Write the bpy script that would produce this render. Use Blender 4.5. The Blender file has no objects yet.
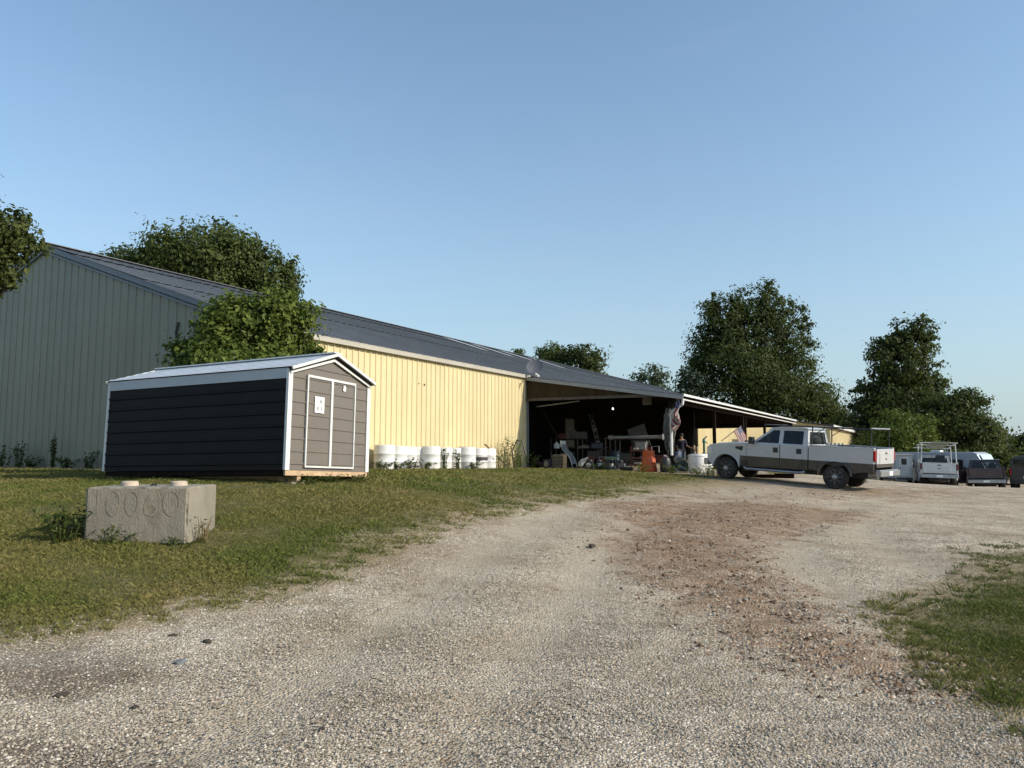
import bpy, math, random
import numpy as np
from mathutils import Vector, Matrix
R = math.radians
rng = np.random.default_rng(7)
random.seed(7)
sc = bpy.context.scene
COL = sc.collection
F = 750.0; PITCH = math.atan(71/750.0); EYE = 1.6
CP, SP = math.cos(PITCH), math.sin(PITCH)

# ------------------------------------------------------------------ terrain
CTRL = np.array([
 (0,0,0),(0,4,.02),(-3,5,.12),(-6,6,.25),(3,5,-.02),(5.5,8,-.02),(0,9,.24),(8,12,.02),(4,14,.32),(0,14,.62),
 (-5.1,9.2,.60),(-12,10,.75),(-4.1,13.5,1.05),(-8.5,15.7,1.08),(-2.5,16,1.03),(-7.2,22.6,1.12),(-16,25.5,1.12),(-26,30,1.12),
 (0.8,36.5,1.0),(-3.2,29.5,1.05),(1,28,1.0),(2,22,.82),(6.7,32.2,.84),(12.5,41,.85),(20,54,.9),(2,44,1.0),
 (11.5,26,.49),(8.65,28.75,.74),(10.8,25.3,.47),(7.9,28.1,.74),
 (16,30,.36),(25,44.5,-.27),(29.5,47,-.68),(22,47,-.15),(33,46,-.6),(26.5,39,-.1),(31,41,-.25),(30,53.5,-.75),(26,53,-.65),(20,32,.1),(14,20,.0),(25,25,-.2),(40,60,-1.),(30,75,.2),
 (-40,60,1.0),(0,90,.8),(60,90,-.3),(-30,0,.2),(30,0,-.2),(0,-10,0),(-60,30,.8),(70,40,-.5),(0,130,.4),(-80,110,.4),(90,130,-.3),
],float)
def _phi(r2): return np.where(r2 > 1e-9, .5*r2*np.log(r2+1e-12), 0)
def _tps():
    P = CTRL[:,:2]; n = len(P)
    d2 = ((P[:,None]-P[None])**2).sum(2)
    A = np.zeros((n+3,n+3)); A[:n,:n] = _phi(d2)+np.eye(n)*.6
    A[:n,n] = 1; A[:n,n+1:] = P; A[n,:n] = 1; A[n+1:,:n] = P.T
    b = np.zeros(n+3); b[:n] = CTRL[:,2]
    return np.linalg.solve(A,b)
_W = _tps()
def H(x, y):
    x = np.asarray(x,float); y = np.asarray(y,float); sh = x.shape
    q = np.stack([x.ravel(),y.ravel()],1); out = np.empty(len(q))
    for i in range(0,len(q),40000):
        s = q[i:i+40000]
        d2 = ((s[:,None]-CTRL[None,:,:2])**2).sum(2)
        out[i:i+40000] = _phi(d2)@_W[:-3]+_W[-3]+s@_W[-2:]
    r = np.sqrt(q[:,0]**2+(q[:,1]-30)**2)
    w = np.clip((r-75)/60,0,1); w = w*w*(3-2*w)
    out = out*(1-w)+.2*w
    xx,yy = q[:,0],q[:,1]
    out = out+.012*np.sin(xx*1.7+yy*.6)*np.sin(yy*1.3-xx*.4)+.006*np.sin(xx*4.1+1)*np.sin(yy*3.7)
    return out.reshape(sh)
def h(x, y): return float(H(np.array([x]),np.array([y]))[0])
def ray(px, py):
    u = (384-py)/F; d = Vector(((px-512)/F, CP-u*SP, SP+u*CP)); return d
def ground(px, py):
    d = ray(px,py); t = np.concatenate([np.arange(1,30,.05),np.arange(30,140,.25)])
    z = EYE+d.z*t; g = H(d.x*t,d.y*t)
    i = np.argmax(z < g) if (z < g).any() else len(t)-1
    return d.x*t[i], d.y*t[i]
def at(px, Y):                     # ground point in a given image column at distance Y
    x = (px-512)/F*Y*1.0; return x, Y

# ------------------------------------------------------------------ materials
def newmat(name):
    m = bpy.data.materials.new(name); m.use_nodes = True
    nt = m.node_tree; nt.nodes.clear()
    out = nt.nodes.new('ShaderNodeOutputMaterial'); b = nt.nodes.new('ShaderNodeBsdfPrincipled')
    nt.links.new(b.outputs[0], out.inputs[0])
    return m, nt, b, out
def N(nt, t, **kw):
    n = nt.nodes.new(t)
    for k,v in kw.items():
        if k in n.inputs: n.inputs[k].default_value = v
        else: setattr(n,k,v)
    return n
def ramp(nt, stops, fac):
    r = nt.nodes.new('ShaderNodeValToRGB'); e = r.color_ramp.elements
    while len(e) < len(stops): e.new(.5)
    for i,(p,c) in enumerate(stops):
        e[i].position = p; e[i].color = (*c,1) if len(c) == 3 else c
    nt.links.new(fac, r.inputs[0]); return r
def mixc(nt, fac, a, b, mode='MIX'):
    m = nt.nodes.new('ShaderNodeMix'); m.data_type = 'RGBA'; m.blend_type = mode
    if hasattr(fac,'links'): nt.links.new(fac, m.inputs[0])
    else: m.inputs[0].default_value = fac
    for s,v in ((m.inputs[6],a),(m.inputs[7],b)):
        if hasattr(v,'links'): nt.links.new(v,s)
        else: s.default_value = (*v,1)
    return m.outputs[2]
def noise(nt, scale, coord, detail=4, rough=.6, mapping=None):
    n = N(nt,'ShaderNodeTexNoise',Scale=scale,Detail=detail,Roughness=rough)
    if mapping:
        mp = nt.nodes.new('ShaderNodeMapping'); mp.inputs['Scale'].default_value = mapping
        nt.links.new(coord, mp.inputs[0]); coord = mp.outputs[0]
    nt.links.new(coord, n.inputs['Vector']); return n.outputs[0]
def mth(nt, op, a, b=0.0, clamp=False):
    m = nt.nodes.new('ShaderNodeMath'); m.operation = op; m.use_clamp = clamp
    for s,v in ((m.inputs[0],a),(m.inputs[1],b)):
        if hasattr(v,'links'): nt.links.new(v,s)
        else: s.default_value = v
    return m.outputs[0]
_MC = {}
def mat(name, col, rough=.6, metal=0., var=.22, scale=3., bump=0., bscale=40., dirt=None, dirt_amt=.45, stretch=None, spec=.5, coat=0):
    if name in _MC: return _MC[name]
    m, nt, b, out = newmat(name)
    tc = nt.nodes.new('ShaderNodeTexCoord').outputs['Object']
    f = noise(nt, scale, tc, 6, .65, stretch)
    d = tuple(c*(1-var) for c in col); l = tuple(min(1,c*(1+var)) for c in col)
    c = ramp(nt,[(.3,d),(.7,l)],f).outputs[0]
    if dirt:
        g = noise(nt, scale*.6+.7, tc, 8, .7, stretch)
        gr = ramp(nt,[(.5,(0,0,0)),(.72,(1,1,1))],g).outputs[0]
        c = mixc(nt, mth(nt,'MULTIPLY',gr,dirt_amt), c, dirt)
    nt.links.new(c, b.inputs['Base Color'])
    b.inputs['Roughness'].default_value = rough; b.inputs['Metallic'].default_value = metal
    b.inputs['Specular IOR Level'].default_value = spec
    if coat: b.inputs['Coat Weight'].default_value = coat
    if bump:
        bn = nt.nodes.new('ShaderNodeBump'); bn.inputs['Strength'].default_value = bump; bn.inputs['Distance'].default_value = .02
        nt.links.new(noise(nt,bscale,tc,5,.6,stretch), bn.inputs['Height']); nt.links.new(bn.outputs[0], b.inputs['Normal'])
    _MC[name] = m; return m
def leafmat(name, dark, light, trans=.35, rough=.5, patch=None):
    if name in _MC: return _MC[name]
    m, nt, b, out = newmat(name)
    g = nt.nodes.new('ShaderNodeNewGeometry')
    c = ramp(nt,[(0,dark),(1,light)],g.outputs['Random Per Island']).outputs[0]
    if patch:
        f = noise(nt,patch[0],g.outputs['Position'],4,.6)
        fr = ramp(nt,[(.41,(0,0,0)),(.66,(1,1,1))],f).outputs[0]
        c2 = ramp(nt,[(0,patch[1]),(1,patch[2])],g.outputs['Random Per Island']).outputs[0]
        c = mixc(nt,fr,c,c2)
    nt.links.new(c,b.inputs['Base Color']); b.inputs['Roughness'].default_value = rough
    b.inputs['Specular IOR Level'].default_value = .14
    t = nt.nodes.new('ShaderNodeBsdfTranslucent'); mc = mixc(nt,.5,c,(.12,.16,.02)); nt.links.new(mc,t.inputs[0])
    mx = nt.nodes.new('ShaderNodeMixShader'); mx.inputs[0].default_value = trans
    nt.links.new(b.outputs[0],mx.inputs[1]); nt.links.new(t.outputs[0],mx.inputs[2]); nt.links.new(mx.outputs[0],out.inputs[0])
    _MC[name] = m; return m
def emis(name, col, s):
    m, nt, b, out = newmat(name)
    b.inputs['Base Color'].default_value = (*col,1); b.inputs['Emission Color'].default_value = (*col,1); b.inputs['Emission Strength'].default_value = s
    return m
white_paint = mat('white_trim_paint',(.62,.62,.60),.45,0,.05,4,dirt=(.42,.38,.32),dirt_amt=.25)
wood = mat('weathered_wood',(.085,.066,.05),.85,0,.35,4,.4,30,stretch=(1,1,.15))
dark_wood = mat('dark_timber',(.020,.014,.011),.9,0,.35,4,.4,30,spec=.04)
pine = mat('fresh_pine',(.46,.32,.19),.75,0,.25,6,.3,40,dirt=(.2,.13,.07),dirt_amt=.4)
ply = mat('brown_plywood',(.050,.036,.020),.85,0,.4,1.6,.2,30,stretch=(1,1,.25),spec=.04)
steel = mat('grey_steel',(.35,.35,.36),.4,.7,.25,6)
dark_steel = mat('dark_steel',(.05,.05,.055),.5,.4,.3,6,dirt=(.12,.06,.03),dirt_amt=.5)
chrome = mat('dull_chrome',(.36,.36,.36),.4,.7,.15,5)
rubber = mat('tyre_rubber',(.022,.021,.02),.85,0,.3,8,.3,60,dirt=(.11,.09,.07),dirt_amt=.6)
black_plastic = mat('black_plastic',(.02,.02,.022),.45,0,.2,5)
glass = mat('tinted_glass',(.018,.022,.025),.04,0,.1,2,spec=.8)
def tint(m):
    nt=m.node_tree; out=[n for n in nt.nodes if n.type=='OUTPUT_MATERIAL'][0]; b=[n for n in nt.nodes if n.type=='BSDF_PRINCIPLED'][0]
    t=nt.nodes.new('ShaderNodeBsdfTransparent'); t.inputs[0].default_value=(.42,.46,.47,1); mx=nt.nodes.new('ShaderNodeMixShader'); mx.inputs[0].default_value=.55
    nt.links.new(b.outputs[0],mx.inputs[1]); nt.links.new(t.outputs[0],mx.inputs[2]); nt.links.new(mx.outputs[0],out.inputs[0])
cabglass = mat('cab_glass',(.012,.015,.017),.03,0,.1,2,spec=.8); tint(cabglass)
red_lens = mat('red_lens',(.32,.012,.015),.15,0,.1,5)
clear_lens = mat('clear_lens',(.6,.6,.58),.1,0,.1,5)
concrete = mat('cast_concrete',(.25,.222,.172),.9,0,.28,2.2,.5,45,dirt=(.15,.12,.085),dirt_amt=.75,stretch=(1,1,.5))
plastic_white = mat('white_barrel_plastic',(.66,.65,.63),.4,0,.06,3,dirt=(.48,.42,.34),dirt_amt=.35)
orange = mat('orange_plastic',(.50,.085,.02),.5,0,.2,5,dirt=(.22,.08,.04))
red_metal = mat('faded_red_metal',(.085,.014,.011),.55,0,.3,4,dirt=(.08,.04,.03))
paper = mat('white_paper',(.82,.82,.80),.8,0,.03,8)
ink = mat('marker_ink',(.10,.10,.11),.8,0,.05,5)
tarp = mat('olive_tarp',(.05,.055,.038),.7,0,.4,5,.3,15)
grey_cloth = mat('grey_netting',(.055,.055,.05),.9,0,.35,12,.5,60)
green_paint = mat('dark_green_paint',(.012,.09,.06),.4,0,.3,6)
cardboard = mat('grey_cardboard',(.06,.058,.056),.85,0,.15,4)

# ------------------------------------------------------------------ mesh builder
class MB:
    def __init__(s): s.v=[]; s.f=[]; s.m=[]
    def add(s, vs, fs, m=0, M=None):
        o = len(s.v)
        for p in vs:
            p = Vector(p); s.v.append(M@p if M else p)
        for f in fs: s.f.append([i+o for i in f]); s.m.append(m)
        return s
    def box(s,x0,x1,y0,y1,z0,z1,m=0,M=None):
        return s.add([(x0,y0,z0),(x1,y0,z0),(x1,y1,z0),(x0,y1,z0),(x0,y0,z1),(x1,y0,z1),(x1,y1,z1),(x0,y1,z1)],
          [(0,3,2,1),(4,5,6,7),(0,1,5,4),(1,2,6,5),(2,3,7,6),(3,0,4,7)],m,M)
    def bar(s,p0,p1,w,t,m=0,up=(0,0,1)):
        p0=Vector(p0);p1=Vector(p1);d=(p1-p0).normalized();u=Vector(up)
        if abs(d.dot(u))>.99: u=Vector((1,0,0))
        a=d.cross(u).normalized()*w/2;b=a.cross(d).normalized()*t/2
        q=[p0-a-b,p0+a-b,p0+a+b,p0-a+b,p1-a-b,p1+a-b,p1+a+b,p1-a+b]
        return s.add(q,[(0,1,2,3),(7,6,5,4),(0,4,5,1),(1,5,6,2),(2,6,7,3),(3,7,4,0)],m)
    def path(s,pts,r,n=6,m=0,caps=True):
        pts=[Vector(p) for p in pts]; o=len(s.v); k=len(pts)
        rs = r if isinstance(r,(list,tuple)) else [r]*k
        prev=None
        for i,p in enumerate(pts):
            d=(pts[min(i+1,k-1)]-pts[max(i-1,0)]).normalized()
            if prev is None:
                u=Vector((0,0,1)) if abs(d.z)<.9 else Vector((1,0,0)); a=d.cross(u).normalized()
            else: a=(prev-d*prev.dot(d)).normalized()
            prev=a; b=d.cross(a)
            for j in range(n):
                t=2*math.pi*j/n; s.v.append(p+(a*math.cos(t)+b*math.sin(t))*rs[i])
        for i in range(k-1):
            for j in range(n):
                s.f.append([o+i*n+j,o+i*n+(j+1)%n,o+(i+1)*n+(j+1)%n,o+(i+1)*n+j]); s.m.append(m)
        if caps:
            s.f.append([o+j for j in range(n)][::-1]); s.m.append(m)
            s.f.append([o+(k-1)*n+j for j in range(n)]); s.m.append(m)
        return s
    def prism(s,poly,a,b,axis='y',m=0,M=None):
        n=len(poly)
        def P(u,v,w): return {'y':(u,w,v),'x':(w,u,v),'z':(u,v,w)}[axis]
        vs=[P(u,v,a) for u,v in poly]+[P(u,v,b) for u,v in poly]
        fs=[list(range(n)),list(range(2*n-1,n-1,-1))]+[[(i+1)%n,i,n+i,n+(i+1)%n] for i in range(n)]
        return s.add(vs,fs,m,M)
    def lathe(s,prof,n=20,m=0,M=None,cap=True):
        vs=[];fs=[]
        for r,z in prof:
            for j in range(n):
                t=2*math.pi*j/n; vs.append((r*math.cos(t),r*math.sin(t),z))
        k=len(prof)
        for i in range(k-1):
            for j in range(n): fs.append((i*n+j,i*n+(j+1)%n,(i+1)*n+(j+1)%n,(i+1)*n+j))
        if cap:
            fs.append(list(range(n))[::-1]); fs.append([(k-1)*n+j for j in range(n)])
        return s.add(vs,fs,m,M)
    def ring(s,outer,inner,th,m=0):      # flat frame between two quads given in 3D, th = thickness vector
        th=Vector(th);vs=[Vector(p) for p in outer]+[Vector(p) for p in inner];vs=vs+[p+th for p in vs]
        fs=[]
        for i in range(4):
            j=(i+1)%4
            fs+=[(i,j,4+j,4+i),(8+j,8+i,12+i,12+j),(i,8+i,8+j,j),(4+i,4+j,12+j,12+i)]
        return s.add(vs,fs,m)
    def quad(s,a,b,c,d,m=0): return s.add([a,b,c,d],[(0,1,2,3)],m)
    def build(s,name,mats,parent=None,smooth=False,bevel=0,seg=2):
        me=bpy.data.meshes.new(name); me.from_pydata([tuple(p) for p in s.v],[],s.f)
        if not isinstance(mats,(list,tuple)): mats=[mats]
        for q in mats: me.materials.append(q)
        me.polygons.foreach_set('material_index',s.m); 
        import bmesh
        bm=bmesh.new(); bm.from_mesh(me); bmesh.ops.recalc_face_normals(bm,faces=bm.faces); bm.to_mesh(me); bm.free()
        if smooth: 
            me.polygons.foreach_set('use_smooth',[True]*len(me.polygons))
            me.set_sharp_from_angle(angle=R(38))
        o=bpy.data.objects.new(name,me); COL.objects.link(o)
        if parent: o.parent=parent
        if bevel:
            b=o.modifiers.new('bevel','BEVEL'); b.width=bevel; b.segments=seg; b.limit_method='ANGLE'; b.angle_limit=R(35)
        return o
def tag(o,label,cat,group=None,kind=None):
    if label: o['label']=label
    if cat: o['category']=cat
    if group: o['group']=group
    if kind: o['kind']=kind
    return o
def thing(name,label,cat,loc=(0,0,0),rz=0,group=None):
    o=bpy.data.objects.new(name,None); COL.objects.link(o); o.location=loc; o.rotation_euler=(0,0,rz); o.empty_display_size=.2
    return tag(o,label,cat,group)
def on_ground(x,y,dz=0): return (x,y,h(x,y)+dz)
def dup(root,loc,rz,label,group=None):
    r=root.copy(); COL.objects.link(r); r.location=loc; r.rotation_euler=(0,0,rz); r['label']=label
    if group: r['group']=group
    for ch in list(root.children):
        c=ch.copy(); COL.objects.link(c); c.parent=r
        for g in list(ch.children):
            d=g.copy(); COL.objects.link(d); d.parent=c
    return r
def npmesh(name,V,FA,mt,parent=None,smooth=False):     # V (n,3), FA (m,k) arrays
    me=bpy.data.meshes.new(name); k=FA.shape[1]
    me.vertices.add(len(V)); me.vertices.foreach_set('co',np.ascontiguousarray(V,np.float32).ravel())
    me.loops.add(FA.size); me.loops.foreach_set('vertex_index',np.ascontiguousarray(FA,np.int32).ravel())
    me.polygons.add(len(FA)); me.polygons.foreach_set('loop_start',np.arange(0,FA.size,k,dtype=np.int32))
    me.polygons.foreach_set('use_smooth',np.full(len(FA),smooth))
    me.update(calc_edges=True); me.validate()
    me.materials.append(mt)
    o=bpy.data.objects.new(name,me); COL.objects.link(o)
    if parent: o.parent=parent
    return o

# ------------------------------------------------------------------ ground zones
def poly(pts): return np.array([ground(*p) for p in pts])
def sdist(P, x, y):               # signed distance (inside positive) to a closed polygon
    q=np.stack([x,y],-1); ins=np.zeros(x.shape,bool); dm=np.full(x.shape,1e9)
    n=len(P)
    for i in range(n):
        a=P[i]; b=P[(i+1)%n]; e=b-a; w=q-a
        t=np.clip((w@e)/(e@e+1e-12),0,1); d=w-t[...,None]*e; dm=np.minimum(dm,(d**2).sum(-1))
        c=((a[1]>y)!=(b[1]>y))&(x<(b[0]-a[0])*(y-a[1])/(b[1]-a[1]+1e-12)+a[0]); ins^=c
    d=np.sqrt(dm); return np.where(ins,d,-d)
lawn_edge=[(-60,640),(0,628),(70,622),(130,612),(200,598),(255,588),(300,572),(345,553),(385,535),(430,517),(480,506),(530,497),(590,490),(650,486),(705,482)]
LAWN=np.concatenate([poly(lawn_edge),np.array([(8.4,29.2),(6.0,31.5),(1.2,35.9),(-6.5,24),(-8.5,21.5),(-45,44),(-60,20),(-14,4.2)])])
right_edge=[(1100,770),(1030,714),(985,694),(950,668),(925,640),(905,628),(895,612),(915,598),(955,588),(985,574),(1024,560),(1090,548)]
RLAWN=np.concatenate([poly(right_edge),np.array([(20,14),(20,4)])])
REAR=np.array([(9.2,29.6),(13.2,39.5),(24,56),(30,60),(40,58),(32,50.2),(24,48.5),(17,42),(12,33.5)])
RPATCH=poly([(960,556),(1024,545),(1100,540),(1100,556),(1010,566),(975,568)])
DIRT=poly([(590,502),(660,500),(790,505),(880,512),(800,530),(745,548),(760,575),(800,600),(850,632),(910,665),(940,690),(890,690),(820,672),(760,645),(720,615),(650,575),(610,545),(640,525)])
DIRT2=poly([(560,494),(800,490),(1024,492),(1024,498),(800,500),(600,502)])
DARK=poly([(-40,648),(90,648),(150,665),(130,690),(60,705),(-40,712)])
DARK2=poly([(-40,735),(40,725),(120,745),(180,768),(60,800),(-40,800)])
PALE=poly([(620,600),(700,585),(760,640),(850,690),(760,700),(650,660)])
def zones(x,y):
    sm=lambda d,w: np.clip(d/w+.5,0,1)
    d1=sdist(LAWN,x,y)+.05; d2=sdist(RLAWN,x,y)-.14; d3=sdist(REAR,x,y); d4=sdist(RPATCH,x,y)
    wid=np.clip(.3+y*.11,.6,3.5)
    grass=np.maximum.reduce([sm(d1,wid),sm(d2,1.0),sm(d3,2.)*.8,sm(d4,.8)*.6])
    far=np.clip((np.hypot(x-15,y-40)-62)/12,0,1); grass=np.maximum(grass,far)
    # verge where straw and soil show between lawn and gravel
    straw=np.maximum(np.exp(-((d1)/(.35+.05*y))**2),np.exp(-(d2/.55)**2))
    dirt=np.maximum(sm(sdist(DIRT,x,y),1.4),sm(sdist(DIRT2,x,y),3)*.45)
    dark=np.maximum(sm(sdist(DARK,x,y),.9),sm(sdist(DARK2,x,y),.7))
    pale=sm(sdist(PALE,x,y),1.4)
    return grass,straw,dirt,dark,pale
TRACKS=[poly(p) for p in ([(440,780),(520,655),(590,570),(640,525),(710,498),(800,490)],[(150,790),(330,660),(470,560),(560,512),(660,490),(740,486)],[(1010,600),(900,560),(860,530),(900,505),(960,495)],[(830,600),(790,560),(790,530),(850,505),(900,495)])]
def tracks(x,y):
    o=np.zeros(x.shape); q=np.stack([x,y],-1)
    for P in TRACKS:
        dm=np.full(x.shape,1e9)
        for a,b in zip(P[:-1],P[1:]):
            e=b-a; w=q-a; t=np.clip((w@e)/(e@e),0,1); dm=np.minimum(dm,((w-t[...,None]*e)**2).sum(-1))
        o=np.maximum(o,np.exp(-dm/(.32+.012*y)**2))
    return o
def axis(parts):
    out=[]
    for a,b,st in parts: out+=list(np.arange(a,b,st))
    return np.array(out+[parts[-1][1]])
def build_ground():
    xs=axis([(-1500,-300,200),(-300,-60,20),(-60,-22,2.),(-22,-10,.5),(-10,10,.16),(10,20,.3),(20,60,1.),(60,300,20),(300,1500,200)])
    ys=axis([(-300,-20,40),(-20,2,2),(2,14,.12),(14,34,.28),(34,64,1.),(64,150,6),(150,400,30),(400,2400,250)])
    X,Y=np.meshgrid(xs,ys); Z=H(X,Y)
    gx,st,di,dk,pa=zones(X.ravel(),Y.ravel()); tk=tracks(X.ravel(),Y.ravel())
    near=(Y<16)&(np.abs(X)<14)
    # churned ruts and clods in the dirt
    rx=rng.normal(0,1,X.shape)
    Z=Z+di.reshape(X.shape)*near*rx*.012+near*(1-gx.reshape(X.shape))*rx*.003-.035*tk.reshape(X.shape)*(1-gx.reshape(X.shape))
    V=np.stack([X.ravel(),Y.ravel(),Z.ravel()],1); nx,ny=len(xs),len(ys)
    i=(np.arange(ny-1)[:,None]*nx+np.arange(nx-1)[None]).ravel()
    FA=np.stack([i,i+1,i+nx+1,i+nx],1)
    o=npmesh('ground',V,FA,ground_mat(),smooth=True)
    for nme,a in (('grass',gx),('straw',st),('dirt',di),('dark',dk),('pale',pa),('track',tk)):
        at_=o.data.attributes.new(nme,'FLOAT','POINT'); at_.data.foreach_set('value',a.astype(np.float32))
    tag(o,'gravel yard with worn grass verges and a churned brown dirt strip','ground',kind='structure')
def ground_mat():
    m,nt,b,out=newmat('gravel_and_lawn')
    pos=nt.nodes.new('ShaderNodeNewGeometry').outputs['Position']
    A=lambda n: N(nt,'ShaderNodeAttribute',attribute_name=n).outputs['Fac']
    def vor(sc_,feat='F1'):
        v=N(nt,'ShaderNodeTexVoronoi',Scale=sc_); v.feature=feat; nt.links.new(pos,v.inputs['Vector']); return v
    v1=vor(52); v2=vor(110)
    sep=nt.nodes.new('ShaderNodeSeparateColor'); nt.links.new(v1.outputs['Color'],sep.inputs[0])
    sep2=nt.nodes.new('ShaderNodeSeparateColor'); nt.links.new(v2.outputs['Color'],sep2.inputs[0])
    stone=ramp(nt,[(0,(.221,.173,.126)),(.35,(.394,.328,.248)),(.7,(.529,.451,.352)),(1,(.822,.741,.620))],sep.outputs[0]).outputs[0]
    stone2=ramp(nt,[(0,(.221,.173,.126)),(.6,(.435,.363,.276)),(1,(.710,.629,.521))],sep2.outputs[0]).outputs[0]
    c=mixc(nt,mth(nt,'GREATER_THAN',sep.outputs[1],.45),stone,stone2)
    edge=ramp(nt,[(0,(1,1,1)),(.45,(1,1,1)),(.75,(.74,.69,.62))],mth(nt,'MULTIPLY',v1.outputs['Distance'],1.0)).outputs[0]
    c=mixc(nt,.55,c,edge,'MULTIPLY')
    big=noise(nt,.35,pos,7,.7); bigr=ramp(nt,[(.32,(.72,.68,.62)),(.5,(1,1,1)),(.7,(1.14,1.12,1.08))],big).outputs[0]
    c=mixc(nt,1.,c,bigr,'MULTIPLY')
    # packed fines show through the loose stone here and there
    mid=noise(nt,1.6,pos,6,.7); fines=ramp(nt,[(.50,(0,0,0)),(.68,(1,1,1))],mid).outputs[0]
    c=mixc(nt,mth(nt,'MULTIPLY',fines,.5),c,(.30,.24,.165))
    pw=mth(nt,'MULTIPLY',A('pale'),mth(nt,'ADD',fines,.25),True); c=mixc(nt,mth(nt,'MULTIPLY',pw,.6),c,(.37,.29,.19))
    fine=noise(nt,7,pos,6,.75)
    fl=noise(nt,.55,pos,7,.72,(.5,1.6,1)); c=mixc(nt,1.,c,ramp(nt,[(.36,(.70,.64,.57)),(.5,(1,1,1)),(.66,(1.13,1.12,1.1))],fl).outputs[0],'MULTIPLY')
    jit=mth(nt,'SUBTRACT',mth(nt,'ADD',mth(nt,'MULTIPLY',mid,.85),mth(nt,'ADD',mth(nt,'MULTIPLY',fine,.75),mth(nt,'MULTIPLY',noise(nt,26,pos,3,.7),.8))),1.2)
    def zone(n,soft=4.,off=.5,k=1.3):
        v=mth(nt,'ADD',A(n),mth(nt,'MULTIPLY',jit,k)); return mth(nt,'MULTIPLY',mth(nt,'SUBTRACT',v,off-.5/soft),soft,True)
    c=mixc(nt,mth(nt,'MULTIPLY',mth(nt,'MULTIPLY',A('track'),mth(nt,'ADD',fine,.15)),.9,True),c,(.40,.335,.25))
    dirtc=ramp(nt,[(.28,(.075,.045,.028)),(.43,(.195,.12,.072)),(.58,(.27,.175,.107)),(.76,(.40,.29,.19))],noise(nt,11,pos,8,.85)).outputs[0]
    dv=noise(nt,2.3,pos,7,.75); dirtc=mixc(nt,1.,dirtc,ramp(nt,[(.34,(.58,.54,.50)),(.5,(1,1,1)),(.68,(1.25,1.22,1.15))],dv).outputs[0],'MULTIPLY'); show=ramp(nt,[(.44,(1,1,1)),(.62,(.35,.35,.35))],noise(nt,3.1,pos,8,.8)).outputs[0]
    c=mixc(nt,mth(nt,'MULTIPLY',show,zone('dirt',2.0,.40,2.2)),c,dirtc)
    c=mixc(nt,mth(nt,'MULTIPLY',zone('dark',1.6,.5,1.9),.6),c,(.12,.095,.076))
    strawc=ramp(nt,[(.3,(.17,.125,.065)),(.55,(.29,.22,.12)),(.8,(.38,.30,.18))],noise(nt,22,pos,6,.8)).outputs[0]
    c=mixc(nt,mth(nt,'MULTIPLY',zone('straw',2.5,.55,1.5),.75),c,strawc)
    soil=ramp(nt,[(.3,(.055,.056,.02)),(.5,(.12,.105,.042)),(.72,(.23,.18,.09))],noise(nt,5,pos,8,.8)).outputs[0]
    c=mixc(nt,zone('grass',2.4,.55,1.9),c,soil)
    nt.links.new(c,b.inputs['Base Color']); b.inputs['Roughness'].default_value=.95; b.inputs['Specular IOR Level'].default_value=.15
    bp=nt.nodes.new('ShaderNodeBump'); bp.inputs['Strength'].default_value=.7; bp.inputs['Distance'].default_value=.02
    hh=mth(nt,'SUBTRACT',mth(nt,'MULTIPLY',fine,.22),mth(nt,'MULTIPLY',v1.outputs['Distance'],1.1))
    nt.links.new(hh,bp.inputs['Height']); nt.links.new(bp.outputs[0],b.inputs['Normal'])
    return m
build_ground()

# loose stones lying on the gravel
def stones(name,n,ymin,ymax,smin,smax,mt,dens=None,label='',zone=None):
    u=rng.random(n*4); y=ymin*(ymax/ymin)**u
    x=(rng.random(n*4)*2-1)*y*.74
    g,st,di,dk,pa=zones(x,y)
    p=(1-g)**2*(1-.6*dk)*(1-.75*di) if zone is None else (di**.7 if zone=='dirt' else np.clip(1-g,0,1))
    p=p*(1-.8*tracks(x,y))
    cl=np.sin(x*1.3+np.sin(y*.9)*2)*np.sin(y*1.1+np.sin(x*.7)*2)*.5+.5; p=p*(.45+.75*cl)
    k=rng.random(len(x))<p; x=x[k][:n]; y=y[k][:n]; n=len(x)
    s=(smin+(smax-smin)*rng.random(n)**2.5)*np.clip(y/7,.75,2.)**.2
    base=np.array([(1,0,0),(.3,.95,0),(-.8,.6,0),(-.8,-.6,0),(.3,-.95,0),(0.1,0,1),(0,0.1,-.5)])
    V=base[None]*(1+.35*rng.normal(0,1,(n,7,1)).clip(-1,1))
    a=rng.random(n)*6.283; ca,sa=np.cos(a),np.sin(a)
    X=V[...,0]*ca[:,None]-V[...,1]*sa[:,None]; Y=V[...,0]*sa[:,None]+V[...,1]*ca[:,None]
    V=np.stack([X*(s*(.8+.5*rng.random(n)))[:,None]+x[:,None],Y*s[:,None]+y[:,None],V[...,2]*(s*(.5+.5*rng.random(n)))[:,None]+(H(x,y)+s*.12)[:,None]],-1)
    f=np.array([(i,(i+1)%5,5) for i in range(5)]+[((i+1)%5,i,6) for i in range(5)])
    FA=(f[None]+7*np.arange(n)[:,None,None]).reshape(-1,3)
    o=npmesh(name,V.reshape(-1,3),FA,mt); tag(o,label,'gravel',kind='stuff')
def stone_mat(name,stops):
    m,nt,b,out=newmat(name); g=nt.nodes.new('ShaderNodeNewGeometry')
    nt.links.new(ramp(nt,stops,g.outputs['Random Per Island']).outputs[0],b.inputs['Base Color']); b.inputs['Roughness'].default_value=.9
    b.inputs['Specular IOR Level'].default_value=.2
    return m
smat=stone_mat('crushed_limestone',[(0,(.220,.180,.134)),(.45,(.330,.281,.216)),(.8,(.429,.370,.297)),(1,(.594,.533,.449))])
stones('gravel',110000,3.3,15,.0032,.0125,smat,label='loose pale crushed limestone scattered over the drive')
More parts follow.
